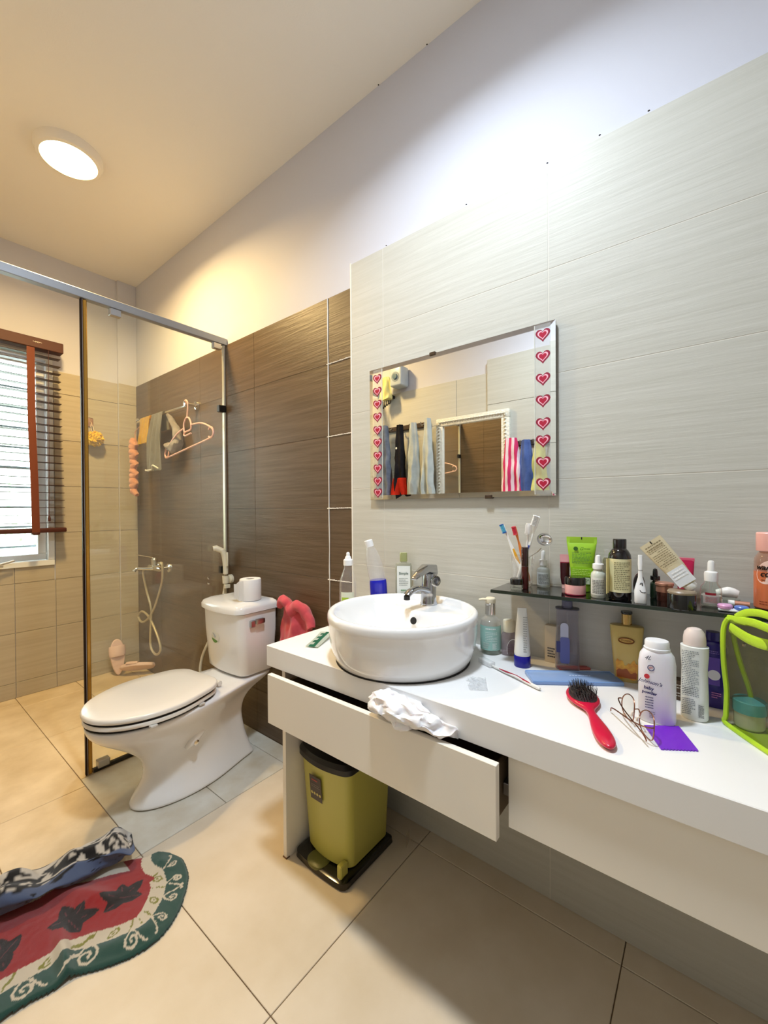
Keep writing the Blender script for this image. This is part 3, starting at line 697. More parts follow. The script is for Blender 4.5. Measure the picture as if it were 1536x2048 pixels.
b = loft([[(.030, y, z) for y, z in ((-.018, .092), (.018, .092), (.018, .104), (-.018, .104))], [(.024, y, z) for y, z in ((-.020, .098), (.020, .098), (.020, .128), (-.020, .128))], [(-.02, y, z) for y, z in ((-.018, .108), (.018, .108), (.015, .132), (-.015, .132))], [(-.065, y, z) for y, z in ((-.014, .098), (.014, .098), (.012, .112), (-.012, .112))], [(-.088, y, z) for y, z in ((-.011, .090), (.011, .090), (.010, .098), (-.010, .098))]])
es = list(b.edges); bmesh.ops.bevel(b, geom=es, offset=.0035, segments=2, profile=.5, affect='EDGES')
ob('lever', b, m_chrome_f, fa)

# bathroom mirror
mr = thing('wall_mirror', 'frameless wall mirror with two columns of red hearts above the basin', 'mirror', (WB-.012, .6815, 1.1698))
hy, hz = .3415, .4935
def rect(ins, x): return [(x, -hy+ins, ins), (x, hy-ins, ins), (x, hy-ins, hz-ins), (x, -hy+ins, hz-ins)]
ob('glass', loft([rect(0, .0), rect(0, -.0035), rect(.016, -.0055)]), m_mirror, mr, smooth=False)
ob('backing', box(.0004, .006, -hy+.001, hy-.001, .001, hz-.001), S('mirror_back', '2a2622', .6), mr)
for z, y in ((hz-.001, .06), (.001, -.14)):
    ob('clip', box(-.008, .011, y-.012, y+.012, z-.006, z+.006, .002), S('clip_dark', '4a3a2c', .4, metal=.4), mr)
m_h = [mat('heart_dark_red', '8e0f34', .35), mat('heart_pink', 'f5b7c8', .35), mat('heart_red', 'ae1038', .35)]
def hpts(s, n=28): 
    out = []
    for a in arc(n+1, 0, 2*PI)[:-1]:
        out.append((s*16*math.sin(a)**3/17, s*(13*math.cos(a)-5*math.cos(2*a)-2*math.cos(3*a)-math.cos(4*a))/17))
    return out
b = bmesh.new(); fi = []
for k, (s, m_i, d) in enumerate(((.0218, 0, .0003), (.0158, 1, .0005), (.0115, 2, .0007))):
    lift = .0 if k < 2 else -.0005
    vs = [b.verts.new((-d, -x, z+lift)) for x, z in hpts(s)]; f = b.faces.new(vs); f.material_index = m_i
hme = mk(b, smooth=False)
for x in m_h: hme.materials.append(x)
for y, zsx in ((.374, (1.629, 1.567, 1.504, 1.442, 1.377, 1.328, 1.266, 1.205)), (.984, (1.626, 1.578, 1.530, 1.482, 1.433, 1.385, 1.336, 1.288, 1.240, 1.197))):
    for z in zsx:
        o = ob('heart_sticker', hme, m_h, mr, loc=(-.0062, y-.6815, z-1.1698))
for y0, y1 in ((.353, .398), (.962, 1.004)):
    o = ob('clear_film', box(-.0061, -.0057, y0-.6815, y1-.6815, .004, hz-.004), clear('sticker_film', 'fafafa', .01, haze=.06, edge=5), mr)
    ob('film_edge', box(-.0064, -.0058, (y1 if y0 < .5 else y0)-.6815-.0015, (y1 if y0 < .5 else y0)-.6815+.0005, .004, hz-.004), S('film_edge', 'cfcfc8', .4), mr)

# ================================================================== GLASS SHELF
def zs(y): return .910+(.478-y)*.0203
sh = thing('wall_shelf', 'black tinted glass shelf crowded with cosmetics below the mirror', 'shelf', (WB-.001, .478, zs(.478)))
b = box(-.146, 0, -.66, 0, -.009, 0, .0008); sl = .0203
for v in b.verts: v.co.z += -v.co.y*sl
ob('glass', b, mat('black_glass', '070a09', .05, spec=.8, coat=.6), sh)
b = box(-.1462, -.1452, -.66, 0, -.0085, -.0012)
for v in b.verts: v.co.z += -v.co.y*sl
ob('polished_edge', b, mat('green_glass_edge', '16271f', .12, coat=.5), sh)
for y in (-.10, -.50):
    ob('bracket', box(-.03, .0, y-.012, y+.012, -.022+.0203*-y, -.009+.0203*-y, .002), m_chrome, sh)
def on_shelf(name, label, cat, x, y, rot=None, group=None): return thing(name, label, cat, (x, y, zs(y)+.0004), face(x, y) if rot is None else rot, group)
ZT = .6982
def on_top(name, label, cat, x, y, rot=None, group=None): return thing(name, label, cat, (x, y, ZT), face(x, y) if rot is None else rot, group)

# ---- shelf, from the left
cx, cy = 1.165, .422
cu = on_shelf('tumbler', 'clear plastic tumbler holding toothbrushes at the shelf left end', 'cup', cx, cy)
ob('wall', lathe([(.024, .012), (.0345, .088), (.0355, .088), (.0268, .004), (.024, .0), (0, .0), (0, .012), (.024, .012)], 32), m_clear, cu)
def zc(y): return zs(y)
def brush(label, p0, p1, handle, grip, head, face_=(-1, 0, 0), cap=None, L_=None):
    """toothbrush from foot p0 to tip p1; bristles point towards face_"""
    p0, p1 = Vector(p0), Vector(p1); d = (p1-p0); Ln = d.length; d.normalize(); f = Vector(face_); f = (f-d*f.dot(d)).normalized(); s = d.cross(f)
    t = thing('toothbrush', label, 'toothbrush', p0, 0, 'toothbrushes in the clear tumbler'); t.matrix_world = Matrix.Translation(p0) @ Matrix((s, f, d)).transposed().to_4x4()
    ob('handle', tube([(0, 0, 0), (0, 0, .01), (0, .001, Ln*.3), (0, 0, Ln*.55), (0, 0, Ln*.74), (0, 0, Ln*.86), (0, 0, Ln-.003), (0, 0, Ln)], [.003, .0052, .006, .0055, .0026, .0048, .0048, .002], 10, .75), handle, t)
    ob('grip', tube([(0, .0008, Ln*.28), (0, .0012, Ln*.4), (0, .0008, Ln*.56)], [.005, .0066, .005], 10, .7), grip, t)
    if cap: ob('cap', loft([sup(.0065, .009, Ln*.82, 3), sup(.0085, .011, Ln*.84, 3), sup(.0085, .011, Ln-.002, 3), sup(.006, .008, Ln+.004, 3)]), cap, t)
    else:
        b = bmesh.new()
        for i in range(8):
            for j in (-1, 0, 1):
                z = Ln*.855+i*(Ln*.135/7); tube([(j*.0031, .003, z), (j*.0031, .0145, z)], .0016, 5, bm=b)
        o = ob('bristles', b, head[0], t)
        b = bmesh.new()
        for i in (0, 7):
            for j in (-1, 0, 1):
                z = Ln*.855+i*(Ln*.135/7); tube([(j*.0031, .003, z), (j*.0031, .0152, z)], .0018, 5, bm=b)
        ob('bristles', b, head[1], t)
    return t
zb_ = zs(cy)+.015
wht, ylw = S('tb_white', 'f1efe8', .3), S('tb_yellow', 'e8a82a', .3)
brush('toothbrush with blue bristles and yellow grip, leftmost in the tumbler', (1.168, .412, zb_), (1.160, .478, 1.088), wht, ylw, (S('br_cyan', '4fb4d8', .6), S('br_blue', '1d62b4', .6)))
brush('orange toothbrush with red bristles in the tumbler', (1.176, .405, zb_), (1.165, .444, 1.083), S('tb_orange', 'e8863a', .3), S('tb_crim', 'c02a50', .3), (S('br_red', 'd8223e', .6), S('br_red2', 'e84a5a', .6)))
brush('pale toothbrush with a white travel cap, upright in the tumbler', (1.152, .41, zb_), (1.165, .402, 1.088), S('tb_pale', 'e6e0d8', .3), S('tb_pale2', 'dcd2c8', .3), None, cap=clear('brush_cap', 'f6f4f2', .1, haze=.35))
brush('white toothbrush with a dark blue grip, tallest in the tumbler', (1.160, .435, zb_), (1.166, .374, 1.112), wht, S('tb_blue', '2440a8', .3), (S('br_white', 'f4f2ee', .6), S('br_white2', 'f4f2ee', .6)), face_=(-.6, .8, 0))
spn = thing('spoon', 'steel spoon standing bowl up in the tumbler', 'spoon', (1.165, .43, zb_))
ob('handle', tube(spl([(0, .0, 0), (.003, -.02, .06), (.0, -.05, .085), (.0, -.062, .098)]), [.003, .0025, .003], 8, .5), m_chrome, spn)
b = lathe([(0, -.004), (.010, -.003), (.018, .001), (.0205, .006), (.0195, .006), (.017, .002), (.009, -.002), (0, -.003)], 28, 1, .85)
ob('bowl', b, m_chrome, spn, loc=(-.001, -.070, .121), rot=(math.radians(80), .2, -1.1))
j = on_shelf('jar', 'tiny black-lidded clear jar at the front left end of the shelf', 'jar', 1.112, .418)
ob('base', lathe([(0, 0), (.015, 0), (.017, .003), (.017, .014), (0, .014)], 28), m_clearg, j); ob('lid', lathe([(0, .0145), (.0172, .0145), (.0175, .027), (.016, .030), (0, .030)], 28), m_black, j)
t = on_shelf('lip_tint', 'tall dark maroon tube standing in front of the tumbler', 'tube', 1.132, .402)
ob('tube', lathe([(0, 0), (.009, 0), (.0095, .002), (.0095, .062), (0, .062)], 24), mat('maroon_tube', '4a0c0c', .12, coat=.5), t)
ob('cap', lathe([(0, .063), (.0095, .063), (.0095, .113), (.0085, .115), (0, .115)], 24), mat('dark_maroon_cap', '2a0808', .15, coat=.5), t)
def dropper(name, label, x, y, r, hb, h, body, lab, cap, lines_=6, capr=None):
    """pipette bottle: body to hb, total h"""
    t = on_shelf(name, label, 'bottle', x, y); capr = capr or r*.62
    ob('body', lathe([(0, .0), (r*.9, 0), (r, .003), (r, hb*.80), (r*.9, hb*.90), (r*.5, hb), (r*.48, hb+.004), (0, hb+.004)], 32), body, t)
    ob('collar', lathe([(0, hb+.003), (capr, hb+.003), (capr*1.03, hb+.006), (capr, hb+(h-hb)*.40), (capr*.6, hb+(h-hb)*.44), (0, hb+(h-hb)*.44)], 24), cap, t)
    ob('bulb', lathe([(0, hb+(h-hb)*.40), (capr*.55, hb+(h-hb)*.42), (capr*.52, h-.008), (capr*.42, h-.002), (0, h)], 20), cap, t)
    if lab:
        patch(r*2.6, hb*.62, lab, t, hb*.12, R=r, n=16)
        lines(r*1.7, hb*.5, lines_, S('fine_ink', '6a6a68', .6), t, hb*.17, R=r+.0004, seed=int(x*1000))
    return t
m_wcap = S('white_cap', 'efeeea', .35)
dropper('serum_bottle', 'small clear dropper bottle with grey label beside the toothbrush tumbler', 1.185, .369, .0175, .058, .103, clear('frosted', 'e8ece8', .15, haze=.3, hazecol='d8dcd8'), S('grey_label', 'c4c8c4', .5), m_wcap, 8)
# red tube
def sq_tube(t, sections, m, capm=None, capprof=None, crimp=None, name='tube'):
    """squeeze tube from sections (z, rx, ry, p)"""
    ob(name, loft([sup(rx, ry, z, p, 36) for z, rx, ry, p in sections]), m, t, sharp=40)
    if capprof: ob('cap', lathe(capprof, 32), capm, t)
t = on_shelf('cream_tube', 'small dark red tube with a pink crimped end behind the green tube', 'tube', 1.195, .314)
sq_tube(t, [(.012, .009, .009, 2), (.03, .0115, .008, 2.4), (.07, .012, .0045, 2.6)], mat('dark_red_tube', '3c0714', .25), m_pink, [(0, 0), (.008, 0), (.008, .012), (0, .012)])
ob('band', loft([sup(.0121, .0046, .058, 2.6), sup(.0123, .0042, .072, 2.6)]), S('crimson_band', '9b1238', .3), t)
ob('crimped_end', loft([sup(.0123, .0040, .0725, 2.6), sup(.0126, .0012, .086, 6), sup(.0126, .0008, .093, 8)]), S('pink_end', 'e8a2a6', .4), t)
# green tube
t = on_shelf('face_wash_tube', 'large translucent green face wash tube standing on its cap', 'tube', 1.180, .268)
m_green = mat('green_gel_tube', 'a5cf3c', .25, sss=.2, var=('8cc024', (1, 1, 14), .35, .75))
sq_tube(t, [(.016, .022, .016, 2.4), (.022, .0235, .017, 2.4), (.07, .029, .012, 2.6), (.105, .033, .006, 3), (.125, .0355, .0022, 5), (.126, .0362, .0012, 8), (.143, .0365, .0008, 8)], m_green, m_green, [(0, 0), (.021, 0), (.0225, .002), (.0225, .015), (0, .015)])
gi = S('dark_green_ink', '3c6a20', .6)
b = lathe([(0, 0), (.0055, 0), (.0055, .0004), (0, .0004)], 20); ob('emblem', b, gi, t, loc=(-.014, -.0085, .112), rot=(PI/2, 0, 0))
text('G', .011, gi, t, -.001, .1085, y=-.0085, shear=.4); lines(.016, .005, 1, gi, t, .1095, y=-.0085, x0=.012, seed=31, fill=.5)
lines(.046, .030, 8, S('green_ink', '6d9a3a', .6), t, .073, y=-.0135, seed=3)
patch(.052, .024, S('bright_green_panel', '9ad41a', .3), t, .040, y=-.0172, name='printed_panel')
lines(.044, .018, 4, S('lime_ink', 'c8ee6a', .6), t, .043, y=-.0178, seed=5)
patch(.022, .017, S('pale_label', 'd9e8c8', .5), t, .021, y=-.0180, x0=.008)
lines(.018, .013, 4, gi, t, .023, y=-.0186, x0=.008, seed=9)
ob('crimp_mark', box(-.0012, .0012, -.0016, -.001, .136, .1425), m_black, t)
# pink jar
j = on_shelf('cream_jar', 'round pink cream jar with a glossy black lid at the shelf front', 'jar', 1.122, .270)
ob('jar', lathe([(0, 0), (.0225, 0), (.0245, .003), (.0245, .024), (.024, .026), (0, .026)], 36), mat('pink_jar', 'e2a6a4', .25), j)
ob('lid', lathe([(0, .0262), (.0245, .0262), (.0245, .041), (.022, .045), (0, .0455)], 36), m_black, j)
ob('base_ring', lathe([(.0228, .0), (.0249, .001), (.0249, .0034), (.0246, .0036)], 36), S('crimson', '8a1434', .3), j)
dropper('serum_bottle', 'frosted white dropper bottle between the pink jar and the black bottle', 1.112, .215, .0165, .067, .104, mat('frosted_white', 'c9cdc2', .35, sss=.1), S('white_label', 'dcdcd6', .5), m_white, 9, .0125)
# small clear behind
t = on_shelf('sample_bottle', 'small clear bottle with white cap half hidden behind the black bottle', 'bottle', 1.172, .207)
ob('body', lathe([(0, 0), (.0095, 0), (.0095, .085), (.006, .092), (0, .092)], 20), clear('olive_clear', 'c4c2a8', .1, haze=.4, hazecol='8f8c78'), t); ob('cap', lathe([(0, .0925), (.0075, .0925), (.007, .112), (0, .114)], 18), m_clear, t)
# black bottle
t = on_shelf('toner_bottle', 'large glossy black bottle with a peeling cream label', 'bottle', 1.112, .169)
ob('body', lathe([(0, 0), (.0225, 0), (.0243, .003), (.0243, .098), (.023, .108), (.018, .117), (.0148, .1205), (.014, .121), (0, .121)], 40), mat('black_glass_bottle', '0d0607', .08, coat=.6), t)
ob('cap', lathe([(0, .1215), (.0143, .1215), (.0143, .142), (.0135, .144), (0, .144)], 32), m_black, t)
m_cr = S('cream_label', 'e3dcae', .55)
patch(.058, .078, m_cr, t, .020, R=.0243, x0=.004, n=18)
lines(.036, .066, 15, S('brown_ink', '8a845e', .6), t, .026, R=.0247, x0=.006, seed=21, fill=.4)
b = bmesh.new(); P = [(-.0215, -.0125), (-.0255, -.0175), (-.028, -.026), (-.026, -.034)]
G_ = [[b.verts.new((x, y, z)) for z in (.016, .06, .098)] for x, y in P]
for a, c in zip(G_, G_[1:]):
    for k in range(2): b.faces.new((a[k], a[k+1], c[k+1], c[k]))
bmesh.ops.solidify(b, geom=b.faces[:], thickness=.0004); ob('label_flap', b, m_cr, t, label='peeled cream label flap')
# oval compact
t = on_shelf('compact', 'dark oval compact standing on edge behind the white spatula tube', 'compact', 1.165, .136)
o = ob('case', lathe([(0, -.004), (.0265, -.004), (.029, 0), (.0265, .004), (0, .004)], 36, .42, 1), mat('dark_case', '1a0a0c', .15, coat=.5), t, loc=(0, 0, .0285), rot=(PI/2, 0, 0))
ob('trim', lathe([(.0292, -.0012), (.0296, 0), (.0292, .0012)], 36, .42, 1), S('red_trim', '8a1420', .3), t, loc=(0, 0, .0285), rot=(PI/2, 0, 0))
# white wedge tube
t = on_shelf('eye_cream', 'slim white flared tube standing at the shelf front edge', 'tube', 1.094, .125)
ob('body', loft([sup(.0115, .008, 0, 3), sup(.0122, .009, .003, 3), sup(.0122, .009, .028, 3), sup(.0105, .007, .036, 2.5), sup(.0048, .004, .058, 2.2), sup(.0042, .0035, .075, 2), sup(.005, .003, .088, 2.2), sup(.0045, .002, .109, 3)]), m_white, t, sharp=45)
ob('band', loft([sup(.0044, .0037, .0735, 2), sup(.0044, .0037, .0755, 2)]), S('grey_line', 'b8b4b4', .4), t)
ob('printed_mark', tube(spl([(-.001, -.0084, .030), (.003, -.0086, .0255), (.010, -.0075, .0255)]), .0009, 6), m_black, t)
ob('printed_mark', tube(spl([(-.001, -.0058, .043), (.003, -.0068, .047), (.004, -.0058, .040)]), .0009, 6), m_black, t)
# green dropper
dropper('oil_bottle', 'tiny dark green glass dropper bottle with a black cap', 1.175, .104, .0108, .040, .071, mat('dark_green_glass', '16261a', .08, coat=.6), None, m_black, capr=.0100)
# rose jar
j = on_shelf('cream_jar', 'small rose-gold lidded jar behind the round black jar', 'jar', 1.152, .084)
m_rose = mat('rose_gold', 'd89a80', .28, metal=.55)
ob('jar', lathe([(0, 0), (.015, 0), (.0155, .02), (0, .02)], 30), clear('jar_clear', 'b89080', .1, haze=.3, hazecol='6a4038'), j)
ob('lid', lathe([(0, .0205), (.0165, .0205), (.0168, .034), (.0185, .036), (.0185, .0405), (.0165, .042), (0, .042)], 32), m_rose, j)
# round black jar
j = on_shelf('hair_wax_jar', 'wide round black jar with a taupe lid top near the shelf front', 'jar', 1.079, .048)
ob('jar', lathe([(0, 0), (.0245, 0), (.0258, .002), (.0258, .030), (.025, .032), (0, .032)], 40), m_black, j)
ob('lid', lathe([(0, .0322), (.0255, .0322), (.0262, .036), (.0235, .0388), (0, .039)], 40), S('taupe_lid', '8f7f6a', .35), j)
# beige tube leaning: built along local Z then tilted
t = thing('lotion_tube', 'beige squeeze tube lying tilted over the jars with its cap down', 'tube', (1.096, .046, .964))
ax = (Vector((1.10, .105, 1.043))-Vector((1.098, .036, .957))).normalized(); fx = Vector((-.995, -.1, 0)); fx = (fx-ax*fx.dot(ax)).normalized(); sx_ = ax.cross(fx)*-1
t.matrix_world = Matrix.Translation((1.097, .030, .9615)) @ Matrix((sx_, -fx, ax)).transposed().to_4x4()
m_bg = mat('beige_tube', 'cdbf9d', .35)
sq_tube(t, [(.010, .014, .009, 2.4), (.016, .0165, .011, 2.4), (.05, .021, .009, 2.8), (.09, .0235, .0045, 3), (.112, .0245, .0014, 6), (.124, .0247, .0009, 8)], m_bg, m_wcap, [(0, -.002), (.010, -.001), (.0125, .003), (.0125, .010), (0, .010)])
m_bw = S('white_print_block', 'dfe2e6', .35)
patch(.036, .038, m_bw, t, .013, y=-.0118, name='printed_panel')
lines(.028, .02, 3, S('w_ink', 'f6f6f6', .4), t, .028, y=-.0124, seed=2)
lines(.036, .045, 10, S('taupe_ink', '8a7c5e', .6), t, .062, y=-.0092, seed=4, fill=.4)
lines(.036, .012, 2, S('taupe_ink', '8a7c5e', .6), t, .105, y=-.0040, seed=14, fill=.5)
ob('crimp_mark', box(-.0012, .0012, -.0018, -.001, .117, .1235), m_black, t)
# magenta tube
t = on_shelf('cream_tube', 'magenta pink tube standing behind the leaning beige tube', 'tube', 1.190, .047)
m_mag = mat('magenta_tube', 'c4144e', .3)
sq_tube(t, [(.012, .012, .011, 2.2), (.02, .0135, .011, 2.4), (.06, .0165, .007, 2.8), (.088, .0178, .0018, 5), (.097, .018, .0009, 8)], m_mag, m_mag, [(0, 0), (.012, 0), (.012, .011), (0, .011)])
ob('crimp_band', box(-.0182, .0182, -.0014, .0014, .090, .0975, .0004), S('pale_mag', 'e0607e', .4), t)
ob('lettering', box(-.0035, -.0015, -.0066, -.006, .070, .082), S('pale_ink', 'f0c0cc', .5), t)
lines(.022, .03, 4, S('red_ink', 'e04a70', .5), t, .034, y=-.0106, seed=8)
# small dark bottle + white
t = on_shelf('sample_bottle', 'very small dark bottle with a white cap between the black jar and the dropper bottle', 'bottle', 1.125, .032)
ob('body', lathe([(0, 0), (.0065, 0), (.0065, .020), (0, .021)], 16), m_black, t); ob('cap', lathe([(0, .0212), (.006, .0212), (.006, .032), (0, .033)], 16), m_wcap, t)
# round clear dropper with red label
t = on_shelf('serum_bottle', 'round clear glass dropper bottle with red label and white pipette cap', 'bottle', 1.138, -.001)
ob('body', lathe([(0, 0), (.0175, 0), (.0195, .003), (.0195, .030), (.018, .042), (.0125, .050), (.0115, .054), (0, .054)], 36), m_clearg, t)
ob('liquid', lathe([(0, .003), (.0175, .003), (.0178, .024), (0, .024)], 30), clear('pale_liquid', 'e4e2da', .1, haze=.35, hazecol='e8e4dc'), t)
ob('collar', lathe([(0, .0545), (.0122, .0545), (.0125, .070), (.0115, .074), (.007, .076), (0, .076)], 28), m_wcap, t)
ob('bulb', lathe([(0, .074), (.0068, .076), (.0062, .094), (.0045, .098), (0, .099)], 22), m_wcap, t)
ob('pipette', tube([(0, 0, .01), (0, 0, .054)], .0025, 8), m_clear, t)
patch(.030, .022, clear('clear_label', 'ece6e2', .2, haze=.45, hazecol='e8d8d4'), t, .008, R=.0197)
patch(.019, .005, S('red_label', '9a1c2c', .4), t, .0265, R=.0199, x0=-.001, name='red_stripe')
lines(.02, .012, 4, S('pink_ink', 'b06a6a', .5), t, .011, R=.0202, seed=33)
# lens case, copper tube
j = on_shelf('contact_lens_case', 'pink and blue contact lens case lying at the shelf front', 'case', 1.100, -.036, face(1.1, -.036)-.02)
ob('base', box(-.024, .024, -.010, .010, 0, .006, .003, 2), m_white, j)
ob('lid', lathe([(0, .006), (.0125, .006), (.0128, .011), (.011, .0135), (0, .014)], 26), S('lens_pink', 'dca0cc', .3), j, loc=(-.0125, 0, 0), label='pink screw lid')
ob('lid', lathe([(0, .006), (.0115, .006), (.0118, .011), (.010, .013), (0, .0135)], 26), S('lens_blue', '5a7ccc', .3), j, loc=(.0135, 0, 0), label='blue screw lid')
j = on_shelf('lip_balm', 'rose-gold lip balm tube with white cap lying on the shelf', 'lip balm', 1.158, -.045, face(1.1, -.04))
ob('tube', tube([(-.004, 0, .0065), (.020, 0, .0065)], .0062, 16), m_rose, j); ob('cap', tube([(-.0155, 0, .0065), (-.0045, 0, .0065)], .0064, 16), m_wcap, j)
j = on_shelf('cotton_pad', 'small white cotton wad on the shelf behind the round dropper bottle', 'cotton', 1.185, -.03)
ob('wad', blob([(-.018, 0, .022), (0, 0, .026), (.018, 0, .022)], [.008, .012, .008], .003, 3, 14), m_wcap, j); ob('dish', lathe([(0, 0), (.018, 0), (.022, .012), (.0205, .012), (.017, .002), (0, .002)], 26), m_clearg, j)
# body mist
t = on_shelf('body_mist', 'peach orange body mist bottle with pink cap at the right edge', 'bottle', 1.172, -.097)
R_ = .0255
ob('body', lathe([(0, 0), (.0235, 0), (R_, .003), (R_, .098), (.024, .108), (.018, .117), (.0165, .119), (0, .119)], 40), clear('peach_clear', 'ecd0c0', .05, haze=.12, hazecol='e8c8b8'), t)
ob('liquid', lathe([(0, .0005), (.0238, .0005), (.02565, .003), (.02565, .078), (0, .079)], 40), mat('orange_liquid', 'd4754a', .2, sss=.1), t)
ob('cap', lathe([(0, .1205), (.0215, .1205), (.022, .122), (.022, .157), (.0205, .159), (0, .159)], 36), mat('pink_cap', 'f2b4a8', .35), t)
b = bmesh.new(); n_ = 24
pts_ = []
for a in arc(n_+1, 0, 2*PI)[:-1]:
    pts_.append((.021*math.cos(a)-.002, .024*math.sin(a)+.078+(.006*math.cos(a))))
c_ = b.verts.new(wrap(-.002, .078, R_+.0004, 0)); vs = [b.verts.new(wrap(x, z, R_+.0004, 0)) for x, z in pts_]
for i in range(n_): b.faces.new((c_, vs[i], vs[(i+1) % n_]))
ob('label', b, S('pink_label', 'f3cfc2', .5), t)
text('warm &', .0145, m_black, t, -.000, .083, R=R_+.0006, shear=.3, bold=.0004); text('cozy', .0165, m_black, t, -.001, .069, R=R_+.0006, shear=.3, bold=.0004)
lines(.008, .003, 1, m_black, t, .060, R=R_+.0006, x0=-.010, seed=2)
lines(.03, .010, 2, S('dark_orange_ink', '8a3416', .5), t, .010, R=R_+.0003, x0=-.002, seed=6, fill=.25)

# ================================================================== COUNTER THINGS
# behind the basin, left
t = on_top('squeeze_bottle', 'clear squeeze bottle with white nozzle cap left behind the basin', 'bottle', 1.060, 1.005)
ob('body', lathe([(0, 0), (.029, 0), (.031, .004), (.031, .17), (.029, .19), (.020, .215), (.015, .228), (.0145, .238), (0, .238)], 36), m_clear, t)
ob('cap', lathe([(0, .2385), (.0165, .2385), (.0165, .257), (.011, .262), (.010, .268), (.0065, .272), (.006, .281), (.003, .285), (0, .285)], 26), m_white, t)
patch(.05, .05, S('white_green_label', 'dfe6d4', .5), t, .098, R=.0313, x0=-.004); patch(.026, .018, S('lime_print', 'a8c83c', .5), t, .112, R=.0317, x0=-.012, name='printed_panel')
text('C', .014, S('grey_ink', '77787a', .5), t, .010, .205, R=.0235)
t = on_top('mouthwash_bottle', 'bent clear bottle of blue liquid with a white cap behind the basin', 'bottle', 1.130, .925)
P = [(0.008, 0, 0), (.006, 0, .02), (.004, 0, .10), (.0, 0, .17), (-.010, 0, .225), (-.020, 0, .27), (-.028, 0, .303)]
ob('body', tube(spl(P, 5), [.028, .030, .030, .028, .029, .024, .0125], 26, .8, upv=(0, 1, 0)), clear('pale_clear', 'fafafc', .05, haze=.12), t, sharp=60)
ob('liquid', tube(spl(P[1:4]+[(-.001, 0, .186)], 5), [.0304, .0306, .0304, .0290], 26, .8, upv=(0, 1, 0)), mat('blue_liquid', '1018b4', .15, coat=.3), t, sharp=60)
o = ob('cap', lathe([(0, -.002), (.0145, -.002), (.0148, .020), (.0135, .022), (0, .022)], 26), m_white, t, loc=(-.029, 0, .305), rot=(0, -.28, 0))
t = on_top('toner_bottle', 'flat clear bottle with a white printed label behind the faucet', 'bottle', 1.190, .857)
ob('body', loft([sup(.027, .015, 0, 4), sup(.0295, .0165, .004, 4), sup(.0295, .0165, .235, 4), sup(.027, .015, .243, 3.5), sup(.012, .011, .247, 2.4), sup(.012, .011, .250, 2)]), clear('grey_clear', 'eceee6', .08, haze=.25, hazecol='c8c8b8'), t)
ob('cap', loft([sup(.0135, .012, .2505, 3), sup(.0135, .012, .278, 3), sup(.012, .011, .281, 3)]), clear('greenish_cap', 'd4d8b0', .1, haze=.35, hazecol='c8cc98'), t)
patch(.046, .13, S('white_label2', 'eceee8', .5), t, .105, y=-.0168)
text('Simple', .0125, S('dark_green_ink2', '3c5a48', .5), t, 0, .205, y=-.0174, bold=.0002)
lines(.032, .03, 5, S('grey_ink2', '8c9490', .5), t, .165, y=-.0174, seed=3, fill=.35)
lines(.02, .045, 4, S('green_ink2', '78a070', .5), t, .11, y=-.0174, seed=5, fill=.5)
# sachet
sa = thing('sachet', 'small green and white sachet lying left of the basin', 'sachet', (.925, 1.01, ZT), .4)
b = bmesh.new(); N = 8; G_ = []
for i in range(N+1):
    G_.append([b.verts.new((-.06+.12*i/N, -.022+.044*k/4, .004+.006*math.sin(PI*k/4)*math.sin(PI*i/N)+.012*(i/N)**2)) for k in range(5)])
for a, c in zip(G_, G_[1:]):
    for k in range(4):
        f = b.faces.new((a[k], a[k+1], c[k+1], c[k])); f.material_index = 1 if (k in (1, 2) and len(b.faces) % 8 not in (0, 7)) else 0
bmesh.ops.solidify(b, geom=b.faces[:], thickness=.002)
ob('foil', b, [S('foil_white', 'd4dcd4', .35), S('foil_green', '2f7d62', .35)], sa)
# pump bottle
t = on_top('pump_bottle', 'clear pump bottle with an aqua label right of the basin', 'bottle', 1.176, .523)
ob('body', lathe([(0, 0), (.0285, 0), (.0305, .004), (.0305, .088), (.028, .100), (.020, .108), (.0145, .112), (.014, .116), (0, .116)], 40), m_clear, t)
ob('liquid', lathe([(0, .004), (.0285, .004), (.0287, .020), (0, .020)], 36), clear('green_gel', 'b8c8b0', .1, haze=.3, hazecol='98a890'), t)
patch(.085, .072, S('aqua_label', '9fcac0', .5), t, .014, R=.0307, n=24)
lines(.030, .008, 1, S('white_ink', 'eef4f0', .5), t, .074, R=.0311, seed=14, fill=.5)
lines(.036, .03, 6, S('white_ink', 'eef4f0', .5), t, .040, R=.0311, x0=.002, seed=4, fill=.3); lines(.014, .018, 7, S('white_ink', 'eef4f0', .5), t, .018, R=.0311, x0=.012, seed=8, fill=.6)
lines(.02, .02, 3, S('pale_grey_green', 'c4d4cc', .5), t, .018, R=.0311, x0=-.014, seed=9, fill=.7)
ob('collar', lathe([(0, .1165), (.0160, .1165), (.0160, .149), (.015, .150), (0, .150)], 28), m_chrome, t)
ob('pump_head', lathe([(0, .1505), (.0145, .1505), (.015, .152), (.015, .163), (.013, .166), (0, .167)], 24), m_cream, t)
ob('spout', tube([(0, -.004, .160), (-.022, -.008, .162), (-.034, -.009, .160)], [.006, .005, .004], 10, .7), m_cream, t)
